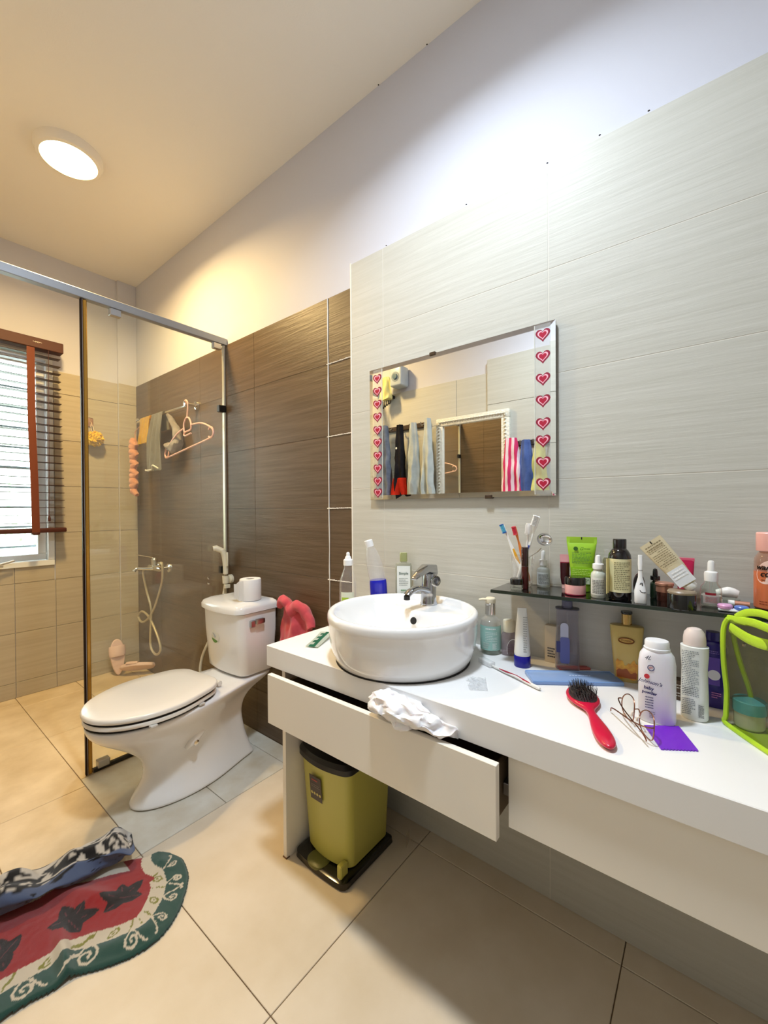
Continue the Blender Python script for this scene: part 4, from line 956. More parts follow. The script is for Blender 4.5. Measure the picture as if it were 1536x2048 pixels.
# small clear cap bottle
t = on_top('lotion_bottle', 'small clear bottle with a cream cap beside the aqua pump bottle', 'bottle', 1.190, .472)
ob('body', loft([sup(.020, .013, 0, 3), sup(.0215, .0145, .003, 3), sup(.0215, .0145, .058, 3), sup(.018, .012, .066, 2.6), sup(.015, .011, .069, 2.2)]), clear('mauve_clear', 'e4dce0', .06, haze=.22, hazecol='b8aab0'), t)
ob('cap', lathe([(0, .0695), (.0165, .0695), (.0168, .072), (.0168, .100), (.0155, .103), (0, .104)], 28), m_cream, t)
ob('label_outline', tube(spl([(-.004, -.0153, .006), (-.004, -.0153, .030), (.004, -.0153, .046), (.014, -.0153, .050), (.018, -.0150, .048)]), .0008, 6), m_white, t)
lines(.022, .028, 5, S('plum_ink', '6a4a5e', .5), t, .010, y=-.0150, x0=.008, seed=3)
# white tube, blue cap
t = on_top('hand_cream_tube', 'white squeeze tube standing on a dark blue cap', 'tube', 1.128, .409)
m_wt = mat('white_tube', 'e9e9e4', .3)
sq_tube(t, [(.0305, .0205, .019, 2.2), (.036, .0215, .0195, 2.2), (.08, .019, .0165, 2.2), (.12, .0155, .010, 2.4), (.150, .0125, .003, 3.5), (.156, .0120, .0012, 6), (.160, .0120, .0009, 8)], m_wt, mat('dark_blue_cap', '14108c', .2), [(0, 0), (.0215, 0), (.0222, .002), (.0222, .028), (.021, .030), (0, .030)])
lines(.010, .10, 16, S('grey_ink3', '8c8c86', .5), t, .042, y=-.0196, x0=.008, seed=12, fill=.45)
# mouthwash
t = on_top('spray_bottle', 'tall empty clear bottle with grey cap and blue label under the shelf', 'bottle', 1.182, .305)
ob('body', loft([sup(.029, .019, 0, 3.2), sup(.031, .021, .004, 3.2), sup(.0305, .020, .06, 3.2), sup(.028, .019, .11, 3), sup(.0275, .018, .157, 3), sup(.027, .017, .162, 3)]), clear('grey_clear2', 'e4e2ea', .05, haze=.14, hazecol='c4c2cc'), t)
ob('shoulder_ring', loft([sup(.0300, .019, .1625, 3), sup(.0300, .019, .1655, 3)]), S('smoke_ring', '4a4858', .3), t)
ob('cap', lathe([(0, .166), (.0145, .166), (.0145, .170), (.0135, .171), (.0135, .185), (.012, .187), (0, .188)], 28), mat('smoky_cap', '5a5a78', .15, coat=.3), t)
patch(.024, .070, S('blue_label', '5a62a4', .4), t, .020, y=-.0212, x0=-.006, round_=.006); patch(.020, .050, S('pale_blue_label', 'b8bcd4', .4), t, .078, y=-.0204, x0=-.007, round_=.009)
patch(.010, .030, S('navy_patch', '2c3270', .4), t, .048, y=-.0214, x0=-.022, name='printed_panel')
ob('pipette', tube([(0, 0, .01), (0, 0, .165)], .002, 8), m_clear, t)
t = on_top('soap_box', 'cream cardboard box standing against the wall under the shelf', 'box', 1.2095, .352, -PI/2)
ob('carton', box(-.018, .018, -.0105, .0105, 0, .104, .001), S('cream_card', 'dccbae', .7), t)
lines(.02, .03, 4, m_black, t, .014, y=-.0107, seed=5)
# lotion
t = on_top('body_lotion', 'golden yellow body lotion bottle with gold cap below the shelf', 'bottle', 1.192, .166)
m_lot = mat('golden_lotion', 'cbb26a', .3, sss=.1)
secs = [(.0, .024, .014), (.004, .0265, .0165), (.05, .0305, .018), (.10, .0345, .018), (.135, .0375, .0165), (.139, .0365, .015), (.1405, .030, .012), (.1415, .0120, .0100)]
ob('body', loft([sup(a, c, z, 3.4) for z, a, c in secs]), m_lot, t, sharp=40)
ob('cap', lathe([(0, .1425), (.0115, .1425), (.0115, .168), (.0105, .169), (0, .169)], 28), mat('gold_cap', 'c9a768', .2, metal=.9), t)
ob('cap_top', lathe([(0, .1692), (.0125, .1692), (.0130, .171), (.0125, .175), (0, .1755)], 28), m_black, t)
b = bmesh.new(); top = []; bot = []
for i in range(13):
    x = -.024+.048*i/12; bot.append(b.verts.new((x*.93, -.0184-.0002, .010+.002*math.cos(i)))); top.append(b.verts.new((x, -.0184-.0002, .050+.006*math.sin(i*.8)+.004*math.sin(i*2.1))))
for i in range(12): b.faces.new((bot[i], bot[i+1], top[i+1], top[i]))
ob('printed_panel', b, S('amber_print', 'c9791c', .4, var=('e2ae3c', (60, 60, 90), .35, .65)), t)
b = bmesh.new(); top = []; bot = []
for i in range(13):
    x = -.022+.044*i/12; bot.append(b.verts.new((x*.95, -.0190, .012))); top.append(b.verts.new((x, -.0190, .026+.009*math.exp(-((i-4)/3)**2)+.003*math.sin(i*1.3))))
for i in range(12): b.faces.new((bot[i], bot[i+1], top[i+1], top[i]))
ob('printed_panel', b, S('rust_print', '9c4a10', .4), t)
ob('emblem', tube([(.0165*math.cos(a)-.001, -.0195, .105+.0065*math.sin(a)) for a in arc(25, 0, 2*PI)[:-1]], .0016, 8, closed=True), mat('bronze_print', '7a4a1c', .3, metal=.4), t)
ob('emblem', loft([[(x*.0155-.001, y, .105+z*.0058) for x, z in [(math.cos(a), math.sin(a)) for a in arc(21, 0, 2*PI)[:-1]]] for y in (-.0188, -.0191)]), S('gold_print', 'd8b05a', .35), t)
lines(.022, .005, 2, S('brown_ink3', '7a4a1c', .5), t, .1025, y=-.0194, x0=-.001, seed=4)
# powder
t = on_top('powder_bottle', 'white talcum powder bottle with a white screw lid', 'bottle', 1.004, .086)
R_ = .0325
ob('body', loft([sup(.030, .020, 0, 2.6, 48), sup(R_, .022, .004, 2.6, 48), sup(R_, .022, .118, 2.6, 48), sup(.0300, .0215, .135, 2.4, 48), sup(.0245, .020, .144, 2.2, 48), sup(.022, .019, .147, 2, 48)]), mat('powder_white', 'e9e7ee', .3, sss=.1), t, sharp=50)
ob('lid', lathe([(0, .1465), (.0225, .1465), (.0232, .148), (.0232, .150), (.0215, .151), (.0215, .162), (.020, .165), (0, .1655)], 40, 1, .92), mat('lid_white', 'eeeef2', .3), t)
rd_, nv = S('red_ink2', 'd2363e', .5), S('navy_ink', '2c2a62', .5)
text('4L', .012, S('pen', '22203a', .5), t, -.016, .129, y=-.0215, shear=.5)
ob('emblem', tube([(-.010+.0055*math.cos(a), -.0222, .113+.0055*math.sin(a)) for a in arc(17, 0, 2*PI)[:-1]], .0007, 6, closed=True), nv, t); lines(.006, .004, 2, rd_, t, .111, y=-.0224, x0=-.010, seed=1)
b = lathe([(0, 0), (.0048, 0), (.0048, .0004), (0, .0004)], 20); ob('printed_dot', b, rd_, t, loc=(-.017, -.0222, .095), rot=(PI/2, 0, 0))
text("Johnson's", .0105, nv, t, -.012, .081, y=-.0224, shear=.35, rot=-.12, bold=.0001)
text('baby', .009, nv, t, -.014, .069, y=-.0224, rot=-.1, bold=.0003); text('powder', .008, nv, t, -.013, .060, y=-.0224, rot=-.1, bold=.0003)
lines(.014, .026, 5, nv, t, .030, y=-.0224, x0=-.013, seed=7, fill=.4); lines(.010, .014, 4, S('grey_ink4', '8e8c98', .5), t, .012, y=-.0224, x0=-.008, seed=8)
# roll-on
t = on_top('deodorant', 'white roll-on deodorant with a rounded pale cap', 'deodorant', 1.065, .026)
ob('body', loft([sup(.021, .0185, 0, 2.4, 40), sup(.0235, .0205, .004, 2.4, 40), sup(.0235, .0205, .05, 2.4, 40), sup(.0225, .0195, .085, 2.4, 40), sup(.0220, .019, .105, 2.4, 40), sup(.0238, .0205, .13, 2.3, 40), sup(.0240, .021, .147, 2.2, 40), sup(.0240, .021, .150, 2.2, 40), sup(.019, .017, .1515, 2, 40)]), mat('deo_white', 'e6e9e6', .28), t, sharp=50)
ob('cap', lathe([(0, .152), (.0195, .152), (.0198, .156), (.0195, .166), (.0175, .177), (.012, .185), (.006, .1875), (0, .188)], 36, 1, .9), mat('pale_cap', 'e6d6d0', .3), t)
gk = S('grey_ink5', '8d9396', .5)
lines(.028, .094, 26, gk, t, .050, y=-.0206, x0=-.007, seed=9, fill=.5); lines(.018, .014, 4, S('dark_ink', '3a3c40', .5), t, .055, y=-.0208, x0=-.010, seed=3, fill=.3); lines(.022, .034, 9, gk, t, .012, y=-.0208, x0=-.010, seed=2, fill=.6)
lines(.009, .026, 13, S('dark_ink', '3a3c40', .5), t, .010, y=-.0210, x0=.011, seed=5, fill=.6)
# purple bottle
t = on_top('shampoo_bottle', 'deep purple bottle behind the deodorant', 'bottle', 1.155, -.004)
ob('body', loft([sup(.022, .013, 0, 3), sup(.024, .015, .004, 3), sup(.024, .015, .13, 3), sup(.021, .013, .14, 2.6), sup(.012, .010, .144, 2)]), mat('purple_plastic', '281878', .25, coat=.2), t)
ob('cap', lathe([(0, .1445), (.0125, .1445), (.012, .163), (0, .164)], 26), mat('purple_cap', '1c1060', .3), t)
patch(.028, .060, S('purple_label', '5c3ca8', .4), t, .050, y=-.0153, x0=-.002); ob('emblem', lathe([(0, 0), (.011, 0), (.011, .0005), (0, .0005)], 24), S('lilac_white', 'e8e4f0', .4), t, loc=(.002, -.0155, .072), rot=(PI/2, 0, 0))
lines(.022, .008, 2, S('lilac_ink', '9a7cd8', .4), t, .118, y=-.0154, seed=2, fill=.25); lines(.016, .014, 3, S('pink_ink2', 'c87cc0', .4), t, .022, y=-.0156, x0=.006, seed=4, fill=.5)
# little boxes between powder and deodorant
t = on_top('soap_box', 'small brown and white box behind the powder bottle', 'box', 1.150, .064)
ob('carton', box(-.022, .016, -.012, .012, 0, .045, .001), S('brown_card', '54402c', .6), t); lines(.03, .03, 5, S('white_ink2', 'd8d4cc', .5), t, .008, y=-.0125, x0=-.003, seed=4, fill=.35)

# lime bag
fd = Vector((-.80, -.60, 0)).normalized(); fnrm = Vector((-fd.y, fd.x, 0))*-1   # outward (to camera side)
bgc = Vector((1.066, -.0225, ZT))
bg = thing('toiletry_bag', 'clear plastic toiletry bag with lime green piping at the right edge', 'bag', bgc, math.atan2(fd.y, fd.x))
m_lime = mat('lime_fabric', 'b4d810', .5, sheen=.2, bump=((500, 500, 500), .3, .001)); m_bagpl = clear('bag_plastic', 'dedcca', .12, haze=.14, hazecol='8f8a68', hazevar=(30, 30, 14), gl=.5, edge=5)
# local: X along the front face, +Y away from ... (checked: local Y = fd rotated +90)
hB, wB, dB, dT = .215, .20, .060, .012
def bp_(x, s, z):   # s 0 front, 1 back
    d = dB+(dT-dB)*(z/hB)
    return (x, s*d+.004*math.sin(x*40+z*30), z)
ob('front_panel', loft([[bp_(wB*i/10, 0, hB*k/10) for i in range(11)] for k in range(11)], closed=False), m_bagpl, bg)
ob('back_panel', loft([[bp_(wB*i/10, 1, hB*k/10) for i in range(11)] for k in range(11)], closed=False), m_bagpl, bg)
ob('side_panel', loft([[bp_(0, s/4, hB*k/10) for s in range(5)] for k in range(11)], closed=False), m_bagpl, bg)
ob('base_panel', loft([[bp_(wB*i/10, s/4, .001) for i in range(11)] for s in range(5)], closed=False), m_lime, bg)
for s, nm in ((0, 'piping'), (1, 'piping')):
    P = [bp_(wB, s, .004), bp_(wB*.5, s, .004), bp_(.004, s, .004)]+[bp_(.0, s, z) for z in (.02, .07, .12, .17, .20)]+[bp_(.006, s, hB)]
    ob('piping', tube(spl(P, 4), .0047, 8), m_lime, bg)
P = [bp_(.0, .5, hB-.002), (.03, .006, hB+.002), (.06, .006, hB+.006), (.10, .006, hB+.004), (.2, .006, hB)]
ob('zip_band', tube(spl(P, 5), .008, 10, .45, upv=(0, 1, 0)), m_lime, bg)
ob('handle', tube(spl([(.020, .006, hB+.006), (.045, .008, hB+.022), (.085, .010, hB+.026), (.13, .008, hB+.012)], 6), .007, 10, .3, upv=(0, 1, 0)), m_lime, bg)
ob('zip_band', tube(spl([(.010, .002, hB-.016), (.06, .002, hB-.026), (.12, .002, hB-.022), (.2, .002, hB-.02)], 5), .010, 10, .2, upv=(0, 1, 0)), m_lime, bg)
ob('zip_puller', tube([(.035, .008+.006*math.cos(a)*0, hB-.045+.006*math.sin(a)) for a in arc(2, 0, 1)], .003, 8), m_chrome, bg)
tj = thing('cream_jar', 'clear jar with teal lid inside the lime piped bag', 'jar', Vector((1.080, -.0600, 0))*1+Vector((0, 0, ZT))+Vector((0, 0, .003)))
ob('jar', lathe([(0, 0), (.022, 0), (.024, .003), (.024, .030), (0, .030)], 32), mat('frosted_jar', 'd8dcd4', .3), tj); ob('lid', lathe([(0, .0305), (.0262, .0305), (.0265, .052), (.025, .054), (0, .054)], 36), mat('teal_lid', '56b4cc', .3), tj)

# hairbrush
hb = thing('hairbrush', 'red oval hairbrush with black bristles lying at the counter edge', 'hairbrush', (1.004, .2265, ZT))
dv = Vector((.815-1.004, .137-.2265, 0)); hb.rotation_euler = (0, 0, math.atan2(dv.y, dv.x))
secs = [(-.055, .004, .002), (-.052, .014, .005), (-.042, .024, .007), (-.022, .0325, .008), (0, .035, .0085), (.022, .032, .0085), (.040, .023, .008), (.055, .012, .007), (.068, .0085, .0065), (.085, .0085, .0065), (.110, .0125, .0075), (.140, .0165, .0085), (.170, .0175, .0085), (.190, .0145, .0075), (.202, .007, .004), (.204, .002, .002)]
P_ = []
for x, a, c in secs: P_.append([(x, a*math.cos(t_), .0088+c*math.sin(t_)) for t_ in [2*PI*k/24 for k in range(24)]])
m_red = mat('crimson_plastic', 'c8163c', .28, coat=.2)
o = ob('handle', loft(P_), m_red, hb, sharp=60); md = o.modifiers.new('s', 'SUBSURF'); md.levels = md.render_levels = 1
ob('cushion', lathe([(0, .021), (.012, .0205), (.022, .019), (.028, .016), (.029, .012)], 36, 1.55, 1), mat('dark_cushion', '2e1c1c', .7), hb)
b = bmesh.new(); rr = random.Random(2)
for i in range(15):
    for j in range(11):
        x = (i-7)/7*.041; y = (j-5)/5*.026
        if (x/.042)**2+(y/.027)**2 > 1: continue
        z0 = .0205-.006*((x/.042)**2+(y/.027)**2)
        tube([(x, y, z0), (x*1.12+rr.uniform(-.001, .001), y*1.12+rr.uniform(-.001, .001), z0+.0185)], [.0007, .0004], 4, bm=b)
ob('bristles', b, m_black, hb, kind='stuff', smooth=False)
b = bmesh.new()
for k in range(26):
    x, y = rr.uniform(-.03, .03), rr.uniform(-.02, .02); P = [(x+rr.uniform(-.02, .02), y+rr.uniform(-.015, .015), .024+rr.uniform(0, .006)) for _ in range(4)]
    tube(spl(P, 4), .0003, 3, bm=b)
ob('caught_hair', b, S('hair', '4a3a30', .6), hb, kind='stuff')
# long hair strands on the counter
# blue comb case etc.
cc = thing('comb_case', 'translucent light blue plastic case lying beyond the hairbrush', 'case', (1.1125, .2745, ZT), math.atan2(.198-.377, 1.209-1.084))
ob('case', box(-.110, .110, -.036, .036, 0, .008, .002, 2), clear('blue_clear', 'b8d0f2', .12, haze=.55, hazecol='a4c2ec'), cc)
ob('rim', tube([(-.108, -.034, .008), (.108, -.034, .008), (.108, .034, .008), (-.108, .034, .008)], .0014, 6, closed=True), S('blue_rim', '7ea4da', .3), cc)
o = lines(.055, .006, 1, S('pale_blue_ink', 'c4d8f4', .5), cc, 0, y=0, x0=.02, seed=3, fill=.5); o.rotation_euler = (-PI/2, 0, 0); o.location = (0, 0, .0086)
cm = thing('comb', 'dusty red comb lying behind the blue plastic case', 'comb', (1.186, .288, ZT), math.atan2(.245-.308, 1.193-1.145))
ob('spine', box(-.042, .042, -.006, .006, 0, .006, .002), S('dusty_red', 'c0625c', .4), cm)
b = bmesh.new()
for i in range(24): box(-.040+i*.0034, -.0385+i*.0034, .006, .018, .001, .004, bm=b)
ob('teeth', b, S('dusty_red', 'c0625c', .4), cm)
# toothbrush on the counter
p0, p1 = Vector((.995, .318, ZT+.006)), Vector((1.083, .512, ZT+.006)); d = (p1-p0); Ln = d.length; d.normalize()
tb = thing('toothbrush', 'white and crimson toothbrush with a capped head lying on the counter', 'toothbrush', p0); tb.matrix_world = Matrix.Translation(p0) @ Matrix((d.cross(Vector((0, 0, 1))), Vector((0, 0, 1)), d)).transposed().to_4x4()
ob('handle', tube([(0, 0, 0), (0, 0, .006), (0, 0, .04), (0, .001, .08), (0, 0, .12), (0, 0, Ln-.045)], [.003, .006, .0058, .0045, .0055, .003], 10, .7), wht, tb)
ob('grip', tube([(-.003, .002, .012), (-.002, .003, .05), (0, .004, .075), (-.003, .003, .11), (-.003, .002, .135)], [.002, .0028, .0022, .0028, .0015], 8, .8), S('tb_crimson', 'a81438', .3), tb)
ob('grip', tube([(.0055, -.001, .02), (.005, 0, .07), (.0055, 0, .115)], .0016, 6), S('tb_crimson', 'a81438', .3), tb)
ob('cap', box(-.010, .010, -.004, .009, Ln-.050, Ln, .003, 2), clear('cap_clear', 'f2f2f2', .1, haze=.4), tb)
# film scrap
fs = thing('plastic_wrapper', 'crumpled clear plastic wrapper lying in front of the basin', 'wrapper', (.938, .452, ZT), .5)
b = bmesh.new(); N = 14; G_ = []
for i in range(N+1):
    G_.append([b.verts.new((-.035+.07*i/N+.006*nz(i*.7, k*.5, 3), -.022+.044*k/8*(1+.3*nz(i*.5, 9)), .002+.010*abs(nz(i*.45, k*.6, 1)))) for k in range(9)])
for a, c in zip(G_, G_[1:]):
    for k in range(8): b.faces.new((a[k], a[k+1], c[k+1], c[k]))
ob('film', b, clear('wrapper_film', 'e6e8ea', .12, haze=.30, hazecol='ffffff'), fs, smooth=False)
# purple packet
pp = tag(ob('foil_packet', prism([(0.963, .104), (.9995, .049)]+[(.921+(.9995-.921)*0-.0, .017)]+[(.921+(.886-.921)*i/22+(.0012 if i % 2 else -.0012)*-.8, .017+(.070-.017)*i/22-(.0012 if i % 2 else 0)) for i in range(1, 22)]+[(.886, .070)], ZT, ZT+.0022), mat('purple_foil', '7420c4', .3)), 'flat purple packet with serrated edge under the glasses', 'packet')
# glasses
gl = thing('eyeglasses', 'thin gold-rimmed eyeglasses standing folded on the counter', 'glasses', (.9415, .1125, ZT), math.atan2(.041, .061))
m_gold = mat('rose_gold_wire', '9c6a52', .25, metal=.9)
def rim(cx_, tilt=0):
    pts = []
    for a in arc(33, 0, 2*PI)[:-1]:
        c, s = math.cos(a), math.sin(a); pts.append((cx_+.0245*math.copysign(abs(c)**.85, c), .004*c*c-.1*(.024*s+.024), .0262+.0245*math.copysign(abs(s)**.85, s)))
    return pts
for cx_ in (-.0345, .0345):
    P = rim(cx_); ob('rim', tube(P, .0011, 6, closed=True), m_gold, gl)
    b = bmesh.new(); b.faces.new([b.verts.new(p) for p in P]); bmesh.ops.triangulate(b, faces=b.faces[:]); ob('lens', b, clear('lens_glass', 'fbfaf6', .01, gl=.5, ior=1.12, edge=5), gl)
ob('bridge', tube(spl([(-.011, 0, .034), (0, -.002, .039), (.011, 0, .034)]), .0011, 6), m_gold, gl)
for s in (-1, 1): ob('nose_pad', tube(spl([(s*.012, 0, .030), (s*.010, .005, .027), (s*.009, .006, .021)]), [.0008, .0022], 6), S('pad', 'd8c8b8', .4), gl)
ob('temple_arm', tube(spl([(.060, .002, .034), (.056, .010, .033), (.02, .016, .028), (-.05, .018, .020), (-.062, .016, .010)]), .0013, 6), m_gold, gl)
ob('temple_arm', tube(spl([(-.060, .002, .034), (-.056, .014, .033), (-.02, .022, .026), (.05, .024, .016), (.064, .022, .004)]), .0013, 6), m_gold, gl)
# ================================================================== BIN
bn = thing('pedal_bin', 'olive green pedal bin with a black lid under the counter', 'bin', (.985, .955, 0))
def Lb(o): o.location = Vector(o.location)-Vector((.985, .955, 0)); return o
def bring(x0, x1, y0, y1, z, r, bulge, n=5):
    return tank_ring(x0, x1, y0, y1, z, r, bulge)
Lb(ob('base', loft([bring(.868, 1.105, .848, 1.070, .0, .02, .008), bring(.864, 1.108, .845, 1.073, .004, .02, .008), bring(.866, 1.106, .847, 1.071, .020, .02, .008), bring(.880, 1.095, .86, 1.06, .026, .02, .008)]), m_black, bn))
m_bin = mat('olive_plastic', 'bcb556', .33)
Lb(ob('body', loft([bring(.915, 1.088, .862, 1.055, .030, .02, .018), bring(.912, 1.090, .860, 1.057, .034, .02, .020), bring(.893, 1.10, .848, 1.066, .325, .02, .022), bring(.891, 1.10, .846, 1.068, .330, .02, .022)]), m_bin, bn))
Lb(ob('lid', loft([bring(.890, 1.10, .845, 1.069, .3305, .02, .023), bring(.884, 1.104, .840, 1.074, .336, .022, .024), bring(.884, 1.104, .840, 1.074, .352, .022, .024), bring(.892, 1.10, .848, 1.066, .364, .022, .024), bring(.92, 1.08, .875, 1.04, .370, .022, .02)]), mat('bin_black', '12110f', .4), bn))
Lb(ob('pedal', loft([sup(.030, .035, .0, 2.4, 24, .885, .975), sup(.032, .038, .006, 2.4, 24, .885, .975), sup(.032, .038, .012, 2.4, 24, .885, .975), sup(.026, .030, .017, 2.2, 24, .887, .975)]), mat('dark_olive', '6a6a30', .4), bn, loc=(0, 0, .014)))
Lb(ob('pedal_arm', box(.873, .905, .866, .885, .020, .060, .003), m_bin, bn))
lb = Lb(ob('label', box(-.0008, .0, -.026, .026, -.040, .040, .0002), mat('bin_label', '2a1410', .3), bn, loc=(.8708, .972, .258), rot=(0, -.088, 0), label='dark brown rectangular label'))
Ml = Matrix.Rotation(-PI/2, 4, 'Z')
for o in (lines(.030, .009, 1, S('label_red', 'c04038', .4), lb, .022, y=-.0009, seed=6, fill=.5), lines(.040, .012, 2, S('label_grey', '8a7a70', .4), lb, .002, y=-.0009, seed=2, fill=.4)):
    if o.name.startswith('printed'): o.rotation_euler = (0, 0, -PI/2)
for k in range(4): ob('label_icon', lathe([(0, 0), (.0045, 0), (.0045, .0005), (0, .0005)], 14), S('label_yellow', 'd0c070', .4), lb, loc=(-.0009, -.018+k*.012, -.018), rot=(0, -PI/2, 0))
# ================================================================== BATH MAT
def pip(x, y, poly):
    ins = False; n = len(poly); j = n-1
    for i in range(n):
        xi, yi = poly[i]; xj, yj = poly[j]
        if (yi > y) != (yj > y) and x < (xj-xi)*(y-yi)/(yj-yi)+xi: ins = not ins
        j = i
    return ins
near = [(-.12, 1.33), (-.03, 1.275), (.06, 1.245), (.12, 1.235), (.173, 1.232), (.223, 1.224), (.262, 1.212), (.300, 1.208), (.345, 1.178), (.385, 1.155), (.420, 1.142), (.458, 1.137), (.495, 1.146), (.530, 1.166), (.562, 1.196), (.590, 1.230), (.610, 1.262), (.622, 1.30), (.628, 1.345), (.617, 1.386)]
far = [(.598, 1.405), (.56, 1.432), (.523, 1.462), (.46, 1.50), (.40, 1.535), (.33, 1.565), (.24, 1.60), (.1, 1.64), (-.12, 1.70)]
sm = [(p.x, p.y) for p in spl([(x, y, 0) for x, y in near], 4)]; poly = sm+far
A = np.array(sm); seg = np.hypot(*(A[1:]-A[:-1]).T); arcl = np.concatenate([[0], np.cumsum(seg)])
def edge_d(x, y):
    p = np.array([x, y]); d = A[1:]-A[:-1]; t = np.clip(((p-A[:-1])*d).sum(1)/(d*d).sum(1), 0, 1); q = A[:-1]+d*t[:, None]; dd = np.hypot(*(p-q).T); i = int(dd.argmin()); return dd[i], arcl[i]+t[i]*seg[i]
Fa = np.array(far)
def far_d(x, y):
    p = np.array([x, y]); d = Fa[1:]-Fa[:-1]; t = np.clip(((p-Fa[:-1])*d).sum(1)/(d*d).sum(1), 0, 1); return np.hypot(*(p-(Fa[:-1]+d*t[:, None])).T).min()
Ctl, Cwh, Crd, Cbk, Col, Crd2 = lin('27524a'), lin('ddd3c0'), lin('a01c20'), lin('160a0e'), lin('8a8a2a'), lin('6a2a34')
leaves = [((.205, 1.405), 2.6), ((.335, 1.37), .6), ((.452, 1.335), 1.3), ((.06, 1.47), 1.9)]
TOT = arcl[-1]
curves = []
def spiral(a0, d0, s, r=.019, turns=1.35, ph=0):
    return [(a0+s*(r*(1-t)**.8)*math.cos(ph+t*turns*2*PI), d0+(r*(1-t)**.8)*math.sin(ph+t*turns*2*PI)) for t in np.linspace(0, .93, 30)]
a0 = .03; k = 0
while a0 < TOT:
    s_ = 1 if k % 2 else -1
    sp_ = spiral(a0, .034, s_, .020 if a0 < TOT*.7 else .013, 1.3, PI*.9); curves.append(sp_)
    curves.append([(sp_[0][0]+(.060*s_)*t, sp_[0][1]+.022*math.sin(t*PI*1.6)) for t in np.linspace(0, 1, 16)])
    a0 += .108 if a0 < TOT*.7 else .075; k += 1
CP = np.array([(p[0]+(q[0]-p[0])*f_, p[1]+(q[1]-p[1])*f_) for c in curves for p, q in zip(c, c[1:]) for f_ in (0, .5)])
def rugcol(x, y, jx):
    d, a = edge_d(x, y); d += jx; fdv = far_d(x, y)
    if d < .062:
        if ((CP[:, 0]-a)**2+(CP[:, 1]-d)**2).min() < .0030**2: return Cwh
        return Ctl
    if d < (.104 if x < .50 or y < 1.33 else .090):
        k = int(a/.060); ac = a-(k+.5)*.060; dd = d-.083; w_ = ac*.8+dd*.6; v_ = -ac*.6+dd*.8
        q = math.hypot(w_/.018, v_/.010)
        if k % 2 == 0 and .62 < q < 1.05: return Col
        if k % 2 == 0 and q < .25: return Col
        if k % 2 and abs(v_-.25*w_*abs(w_)/.01) < .0045-abs(w_)*.12 and abs(w_) < .02: return Col
        return Cwh
    if fdv < .050+jx and x < .50: return Cwh
    for (lx, ly), ang in leaves:
        dx, dy = x-lx, y-ly
        if abs(dx) > .08 or abs(dy) > .08: continue
        for k in range(5):
            t = ang+(k-2)*.98; u_, v_ = dx*math.cos(t)+dy*math.sin(t), -dx*math.sin(t)+dy*math.cos(t)
            Ln_ = .066 if k in (1, 3) else .050
            if -.01 < u_ < Ln_:
                f_ = (u_+.01)/(Ln_+.01); wv = .019*math.sin(PI*f_**.8)**.75
                if abs(v_) < wv: return Crd2 if abs(v_) < .0011 and u_ < .04 else Cbk
    return Crd
st_ = .0029; nx = int(.77/st_); ny = int(.59/st_); idx = {}; V = []; C = []
for i in range(nx):
    for j_ in range(ny):
        x = -.13+i*st_; y = 1.125+j_*st_
        if not pip(x, y, poly): continue
        d, a = edge_d(x, y)
        h = .010+.010*max(0, nz(x, y, 0, 6))+.012*math.exp(-((d-.045)/.025)**2)*(.5+.5*math.sin(a*14))+.022*math.exp(-((x-.290-.12*(y-1.2))/.016)**2)*math.exp(-((y-1.27)/.09)**2)
        h += .016*math.exp(-((x-.37+.5*(y-1.45))/.03)**2)*(y > 1.33)*min(1, max(0, (y-1.33)/.06))
        h += .001*nz(x, y, 2, 60); h *= min(1, .35+d/.012)
        idx[(i, j_)] = len(V); V.append((x, y, h)); C.append((*rugcol(x, y, .0016*nz(x, y, 5, 160)), 1))
Fc = [(idx[(i, j_)], idx[(i+1, j_)], idx[(i+1, j_+1)], idx[(i, j_+1)]) for (i, j_) in idx if (i+1, j_) in idx and (i, j_+1) in idx and (i+1, j_+1) in idx]
me = bpy.data.meshes.new('bath_mat'); me.from_pydata(V, [], Fc); ca = me.color_attributes.new('Col', 'FLOAT_COLOR', 'POINT'); ca.data.foreach_set('color', np.array(C).ravel())
me.polygons.foreach_set('use_smooth', [True]*len(me.polygons))
m_rug = mat('rug_pile', 'ffffff', .95, spec=.1, attr='Col', sheen=.3, bump=((900, 900, 900), .7, .004))
rg = ob('bath_mat', me, m_rug); tag(rg, 'red bath mat with black leaves and a teal swirled border on the floor', 'mat')
md = rg.modifiers.new('t', 'SOLIDIFY'); md.thickness = .008; md.offset = -1
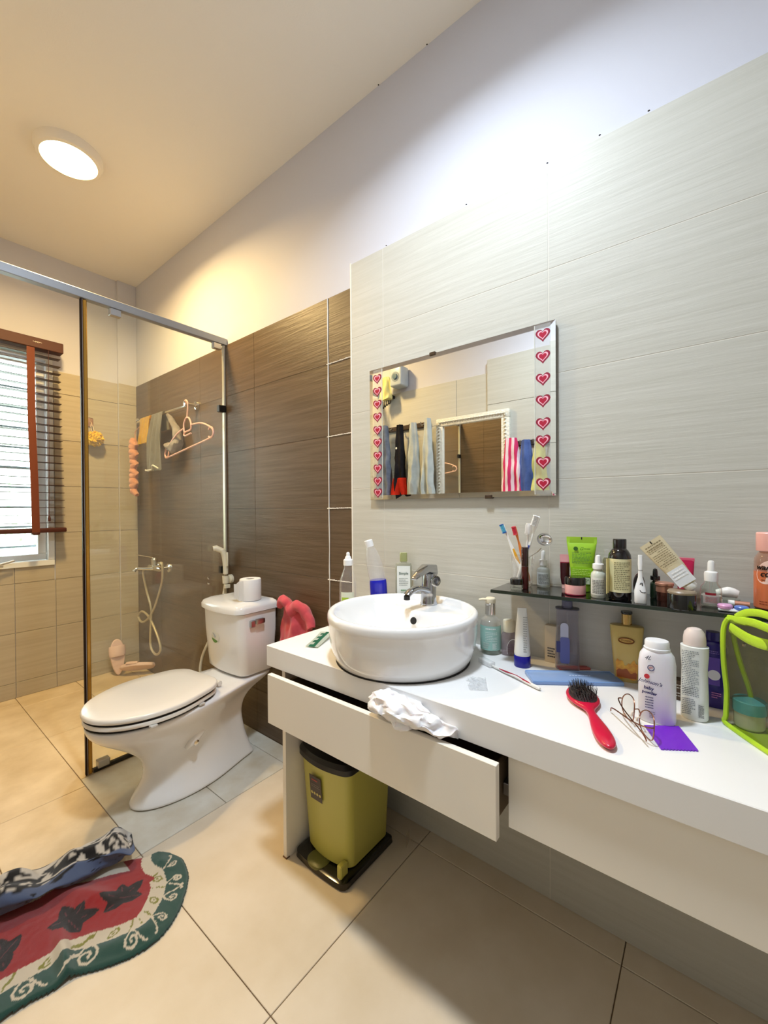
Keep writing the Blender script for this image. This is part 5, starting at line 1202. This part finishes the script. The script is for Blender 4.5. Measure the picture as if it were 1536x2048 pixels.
# crumpled patterned towel along the far side of the mat
path = spl([(-.16, 1.66, .03), (-.02, 1.615, .035), (.10, 1.585, .04), (.20, 1.565, .038), (.28, 1.545, .040), (.36, 1.525, .044), (.44, 1.505, .048), (.50, 1.490, .046), (.535, 1.480, .040)], 14)
SEGc = 64; V = []; C = []; Fc = []
cw, cb_, cbl, cg = lin('d9d2c8'), lin('0c0a0e'), lin('5a6a8e'), lin('8f8884')
for i, p in enumerate(path):
    t = (path[min(i+1, len(path)-1)]-path[max(i-1, 0)]).normalized(); s = Vector((t.y, -t.x, 0)); u_ = i/(len(path)-1)
    w_ = .055*(1 if u_ < .93 else max(.55, 1-(u_-.93)*4)); hh = .030+.012*math.sin(u_*17+1)+.010*math.sin(u_*31)
    for k in range(SEGc):
        a = 2*PI*k/SEGc; c_, s_ = math.cos(a), math.sin(a)
        q = p+s*w_*c_*(1+.18*math.sin(3*a+u_*14))+Vector((0, 0, hh*s_*(1+.22*math.sin(5*a+u_*9))))
        nv_ = noise.noise_vector(q*22)*.008; q = q+nv_; q.z = max(q.z+.012, .030)
        V.append(q); L_ = u_*.75
        deg = math.degrees(a) % 360
        if deg < 18 or deg > 300: cc_ = cbl if not (nz(L_*60, a*4) > .42) else cb_
        elif deg < 42: cc_ = cbl if nz(L_*24, a*3) > -.25 else cb_
        elif deg < 92:
            if L_ < .34: la = (L_/.035+a*3.2) % 1; lb_ = (L_/.035-a*3.2) % 1; cc_ = cw if la < .14 or lb_ < .14 else cb_
            else: cc_ = cw if nz(L_*34, a*5, 3) > .08 or abs(math.hypot(((L_-.69)/.028), (deg-68)/16)-1) < .28 else cb_
        elif deg < 150: cc_ = cw if nz(L_*22, a*4, 7) > -.12 else cb_
        else: cc_ = cg if nz(L_*20, a*5, 9) > -.05 else cw
        C.append((*cc_, 1))
n_ = len(path)
for i in range(n_-1):
    for k in range(SEGc): Fc.append((i*SEGc+k, i*SEGc+(k+1) % SEGc, (i+1)*SEGc+(k+1) % SEGc, (i+1)*SEGc+k))
Fc.append(tuple(range((n_-1)*SEGc, n_*SEGc)))
me = bpy.data.meshes.new('towel'); me.from_pydata(V, [], Fc); ca = me.color_attributes.new('Col', 'FLOAT_COLOR', 'POINT'); ca.data.foreach_set('color', np.array(C).ravel())
me.polygons.foreach_set('use_smooth', [True]*len(me.polygons))
o = ob('patterned_towel', me, m_rug); tag(o, 'crumpled black, white and blue patterned towel along the mat edge', 'towel')
md = o.modifiers.new('s', 'SUBSURF'); md.levels = md.render_levels = 1
# plastic scrap under the vanity
fs = thing('plastic_scrap', 'small clear plastic scrap on the floor behind the bin', 'scrap', (1.125, .80, .001), .3)
b = bmesh.new(); G_ = [[b.verts.new((-.02+.04*i/6, .006*nz(i, k), .002+.04*k/5)) for k in range(6)] for i in range(7)]
for a, c in zip(G_, G_[1:]):
    for k in range(5): b.faces.new((a[k], a[k+1], c[k+1], c[k]))
ob('film', b, clear('scrap_film', 'd8d0c4', .15, haze=.35, hazecol='c8b8a0'), fs)

# ================================================================== LEFT WALL (seen in the mirrors)
fm = thing('framed_mirror', 'ornate white framed mirror on the opposite wall, seen in the wall mirror', 'mirror', (WL+.034, 1.27, .92))
FY, FZ = .27, .85; m_frm = mat('white_frame', 'e6e2d4', .45, bump=((60, 60, 60), .8, .006))
for a0, a1, c0, c1 in ((-FY, FY, 0, .055), (-FY, FY, FZ-.055, FZ), (-FY, -FY+.055, .055, FZ-.055), (FY-.055, FY, .055, FZ-.055)):
    ob('frame_rail', box(-.004, .022, a0, a1, c0, c1, .006, 2), m_frm, fm)
b = bmesh.new()
for k in range(26): lathe([(0, -.008), (.010, 0), (0, .008)], 8, bm=b, at=(.024, -FY+.03+k*(2*FY-.06)/25, FZ-.027))
for k in range(34):
    for s in (-1, 1): lathe([(0, -.008), (.009, 0), (0, .008)], 8, bm=b, at=(.024, s*(FY-.027), .04+k*(FZ-.08)/33))
ob('carving', b, m_frm, fm)
ob('glass', box(.001, .006, -FY+.05, FY-.05, .05, FZ-.05), m_mirror, fm, smooth=False)
ra = thing('coat_rack', 'dark coat rack bar on the opposite wall left of the framed mirror', 'rack', (WL+.012, 1.86, 1.755))
ob('bar', box(-.002, .012, -.25, .26, -.018, .018, .003), mat('rack_brown', '3a2a20', .5), ra)
for k in range(5): ob('hook', tube(spl([(.012, -.2+k*.1, .005), (.045, -.2+k*.1, -.01), (.06, -.2+k*.1, .012)]), .004, 8), m_steel, ra)
ra = thing('coat_rack', 'dark coat rack bar on the opposite wall right of the framed mirror', 'rack', (WL+.034, .80, 1.54))
ob('bar', box(-.002, .010, -.16, .16, -.016, .016, .003), mat('rack_brown2', '2a2622', .5), ra)
for k in range(4): ob('hook', tube(spl([(.010, -.12+k*.08, .005), (.04, -.12+k*.08, -.01), (.055, -.12+k*.08, .012)]), .004, 8), m_steel, ra)
def garment(name, label, cat, x, y, z, w0, w1, h, dep, m, seed, folds=5, grp='clothes on the opposite wall'):
    t = thing(name, label, cat, (x, y, z), PI/2, grp)
    ob('cloth', hang(w0, w1, h, dep, folds, seed, amp=.45), m, t)
    return t
den = lambda n, c, c2: mat(n, c, .9, spec=.15, bump=((300, 300, 300), .4, .002), var=(c2, (14, 14, 14), .35, .65))
X1 = WL+.085
garment('jeans', 'faded grey blue jeans hanging in the mirror view', 'jeans', X1+.01, 1.985, 1.775, .06, .16, .80, .045, den('faded_denim', '8a94a8', '6a768e'), 1)
t = garment('jacket', 'black jacket with a red panel hanging in the mirror view', 'jacket', X1+.0, 1.835, 1.765, .05, .12, .85, .04, den('black_cloth', '17171c', '24242c'), 2)
ob('red_panel', hang(.12, .15, .16, .046, 5, 2, rows=5, amp=.45), den('red_cloth', 'd0301c', 'a82414'), t, loc=(0, -.006, -.40))
ob('button', lathe([(0, 0), (.008, 0), (0, .003)], 12), m_white, t, loc=(0, -.05, -.18), rot=(PI/2, 0, 0))
garment('shirt', 'pale grey shirt hanging beside the black jacket in the mirror view', 'shirt', X1+.02, 1.70, 1.76, .05, .12, .62, .04, den('pale_shirt', 'b9c0c0', 'a4adb0'), 3, 4)
garment('shirt', 'off-white shirt hanging next to the framed mirror', 'shirt', X1+.02, 1.578, 1.775, .04, .11, .70, .04, den('offwhite_shirt', 'c9cfcc', 'b4bcbc'), 5, 4)
sm_ = mat('striped_terry', 'e8b0b8', .95, spec=.1)
nt = sm_.node_tree; tc = nt.nodes.new('ShaderNodeTexCoord'); wv = nt.nodes.new('ShaderNodeTexWave'); wv.bands_direction = 'X'; wv.inputs['Scale'].default_value = 9; wv.inputs['Distortion'].default_value = 1.2
rp = nt.nodes.new('ShaderNodeValToRGB'); rp.color_ramp.elements[0].position = .45; rp.color_ramp.elements[0].color = (*lin('d23a68'), 1); rp.color_ramp.elements[1].position = .55; rp.color_ramp.elements[1].color = (*lin('eed4d8'), 1)
nt.links.new(tc.outputs['Object'], wv.inputs[0]); nt.links.new(wv.outputs[0], rp.inputs[0]); nt.links.new(rp.outputs[0], nt.nodes['Principled BSDF'].inputs['Base Color'])
garment('towel', 'pink and white striped towel hanging right of the framed mirror', 'towel', X1+.03, .965, 1.565, .07, .14, .42, .04, sm_, 6, 4)
garment('skirt', 'blue garment hanging beside the striped towel', 'clothing', X1+.03, .875, 1.545, .05, .13, .60, .04, den('blue_cloth', '5a6ea8', '45588f'), 7, 5)
garment('blouse', 'pale yellow blouse hanging beside the blue garment', 'clothing', X1+.03, .79, 1.53, .05, .10, .30, .035, den('yellow_cloth', 'd8d488', 'c4be70'), 8, 4)
garment('dress', 'pink and white floral dress hanging at the end of the rack', 'clothing', X1+.03, .67, 1.56, .05, .13, .70, .04, mat('floral_cloth', 'e4d4da', .9, var=('b02a6a', (32, 32, 32), .5, .56)), 9, 5)
wh = thing('water_heater', 'small white and blue-grey electric water heater seen in the mirror', 'heater', (WL+.0085, 1.86, 2.06), 0)
ob('casing', box(0, .10, -.055, .055, 0, .15, .014, 3), mat('heater_grey', 'b8c4d0', .3), wh); ob('dial', lathe([(0, 0), (.022, 0), (.020, .012), (0, .013)], 24), S('heater_blue', '5a7488', .3), wh, loc=(.10, 0, .07), rot=(0, PI/2, 0))
ob('front_plate', lathe([(0, 0), (.036, 0), (.036, .002), (0, .002)], 28), S('plate_grey', '8a98a6', .3), wh, loc=(.1005, 0, .07), rot=(0, PI/2, 0))
garment('cloth', 'pale yellow cloth hanging by the water heater', 'cloth', X1, 1.97, 2.15, .06, .11, .17, .03, den('pale_yellow', 'e6e2a8', 'd4d090'), 12, 4)
kx = thing('hook_rack', 'dark metal hooks hanging below the pale yellow cloth', 'hook', (WL+.05, 1.975, 1.98))
for k in range(4): ob('hook', tube(spl([(0, -.03+k*.018, .03), (.01, -.03+k*.018, -.02), (.03, -.03+k*.018, -.035-.01*k), (.035, -.03+k*.018, -.01)]), .0035, 8), m_blackm, kx)
ob('base', box(-.042, .0, -.04, .04, .015, .04, .004), m_blackm, kx)
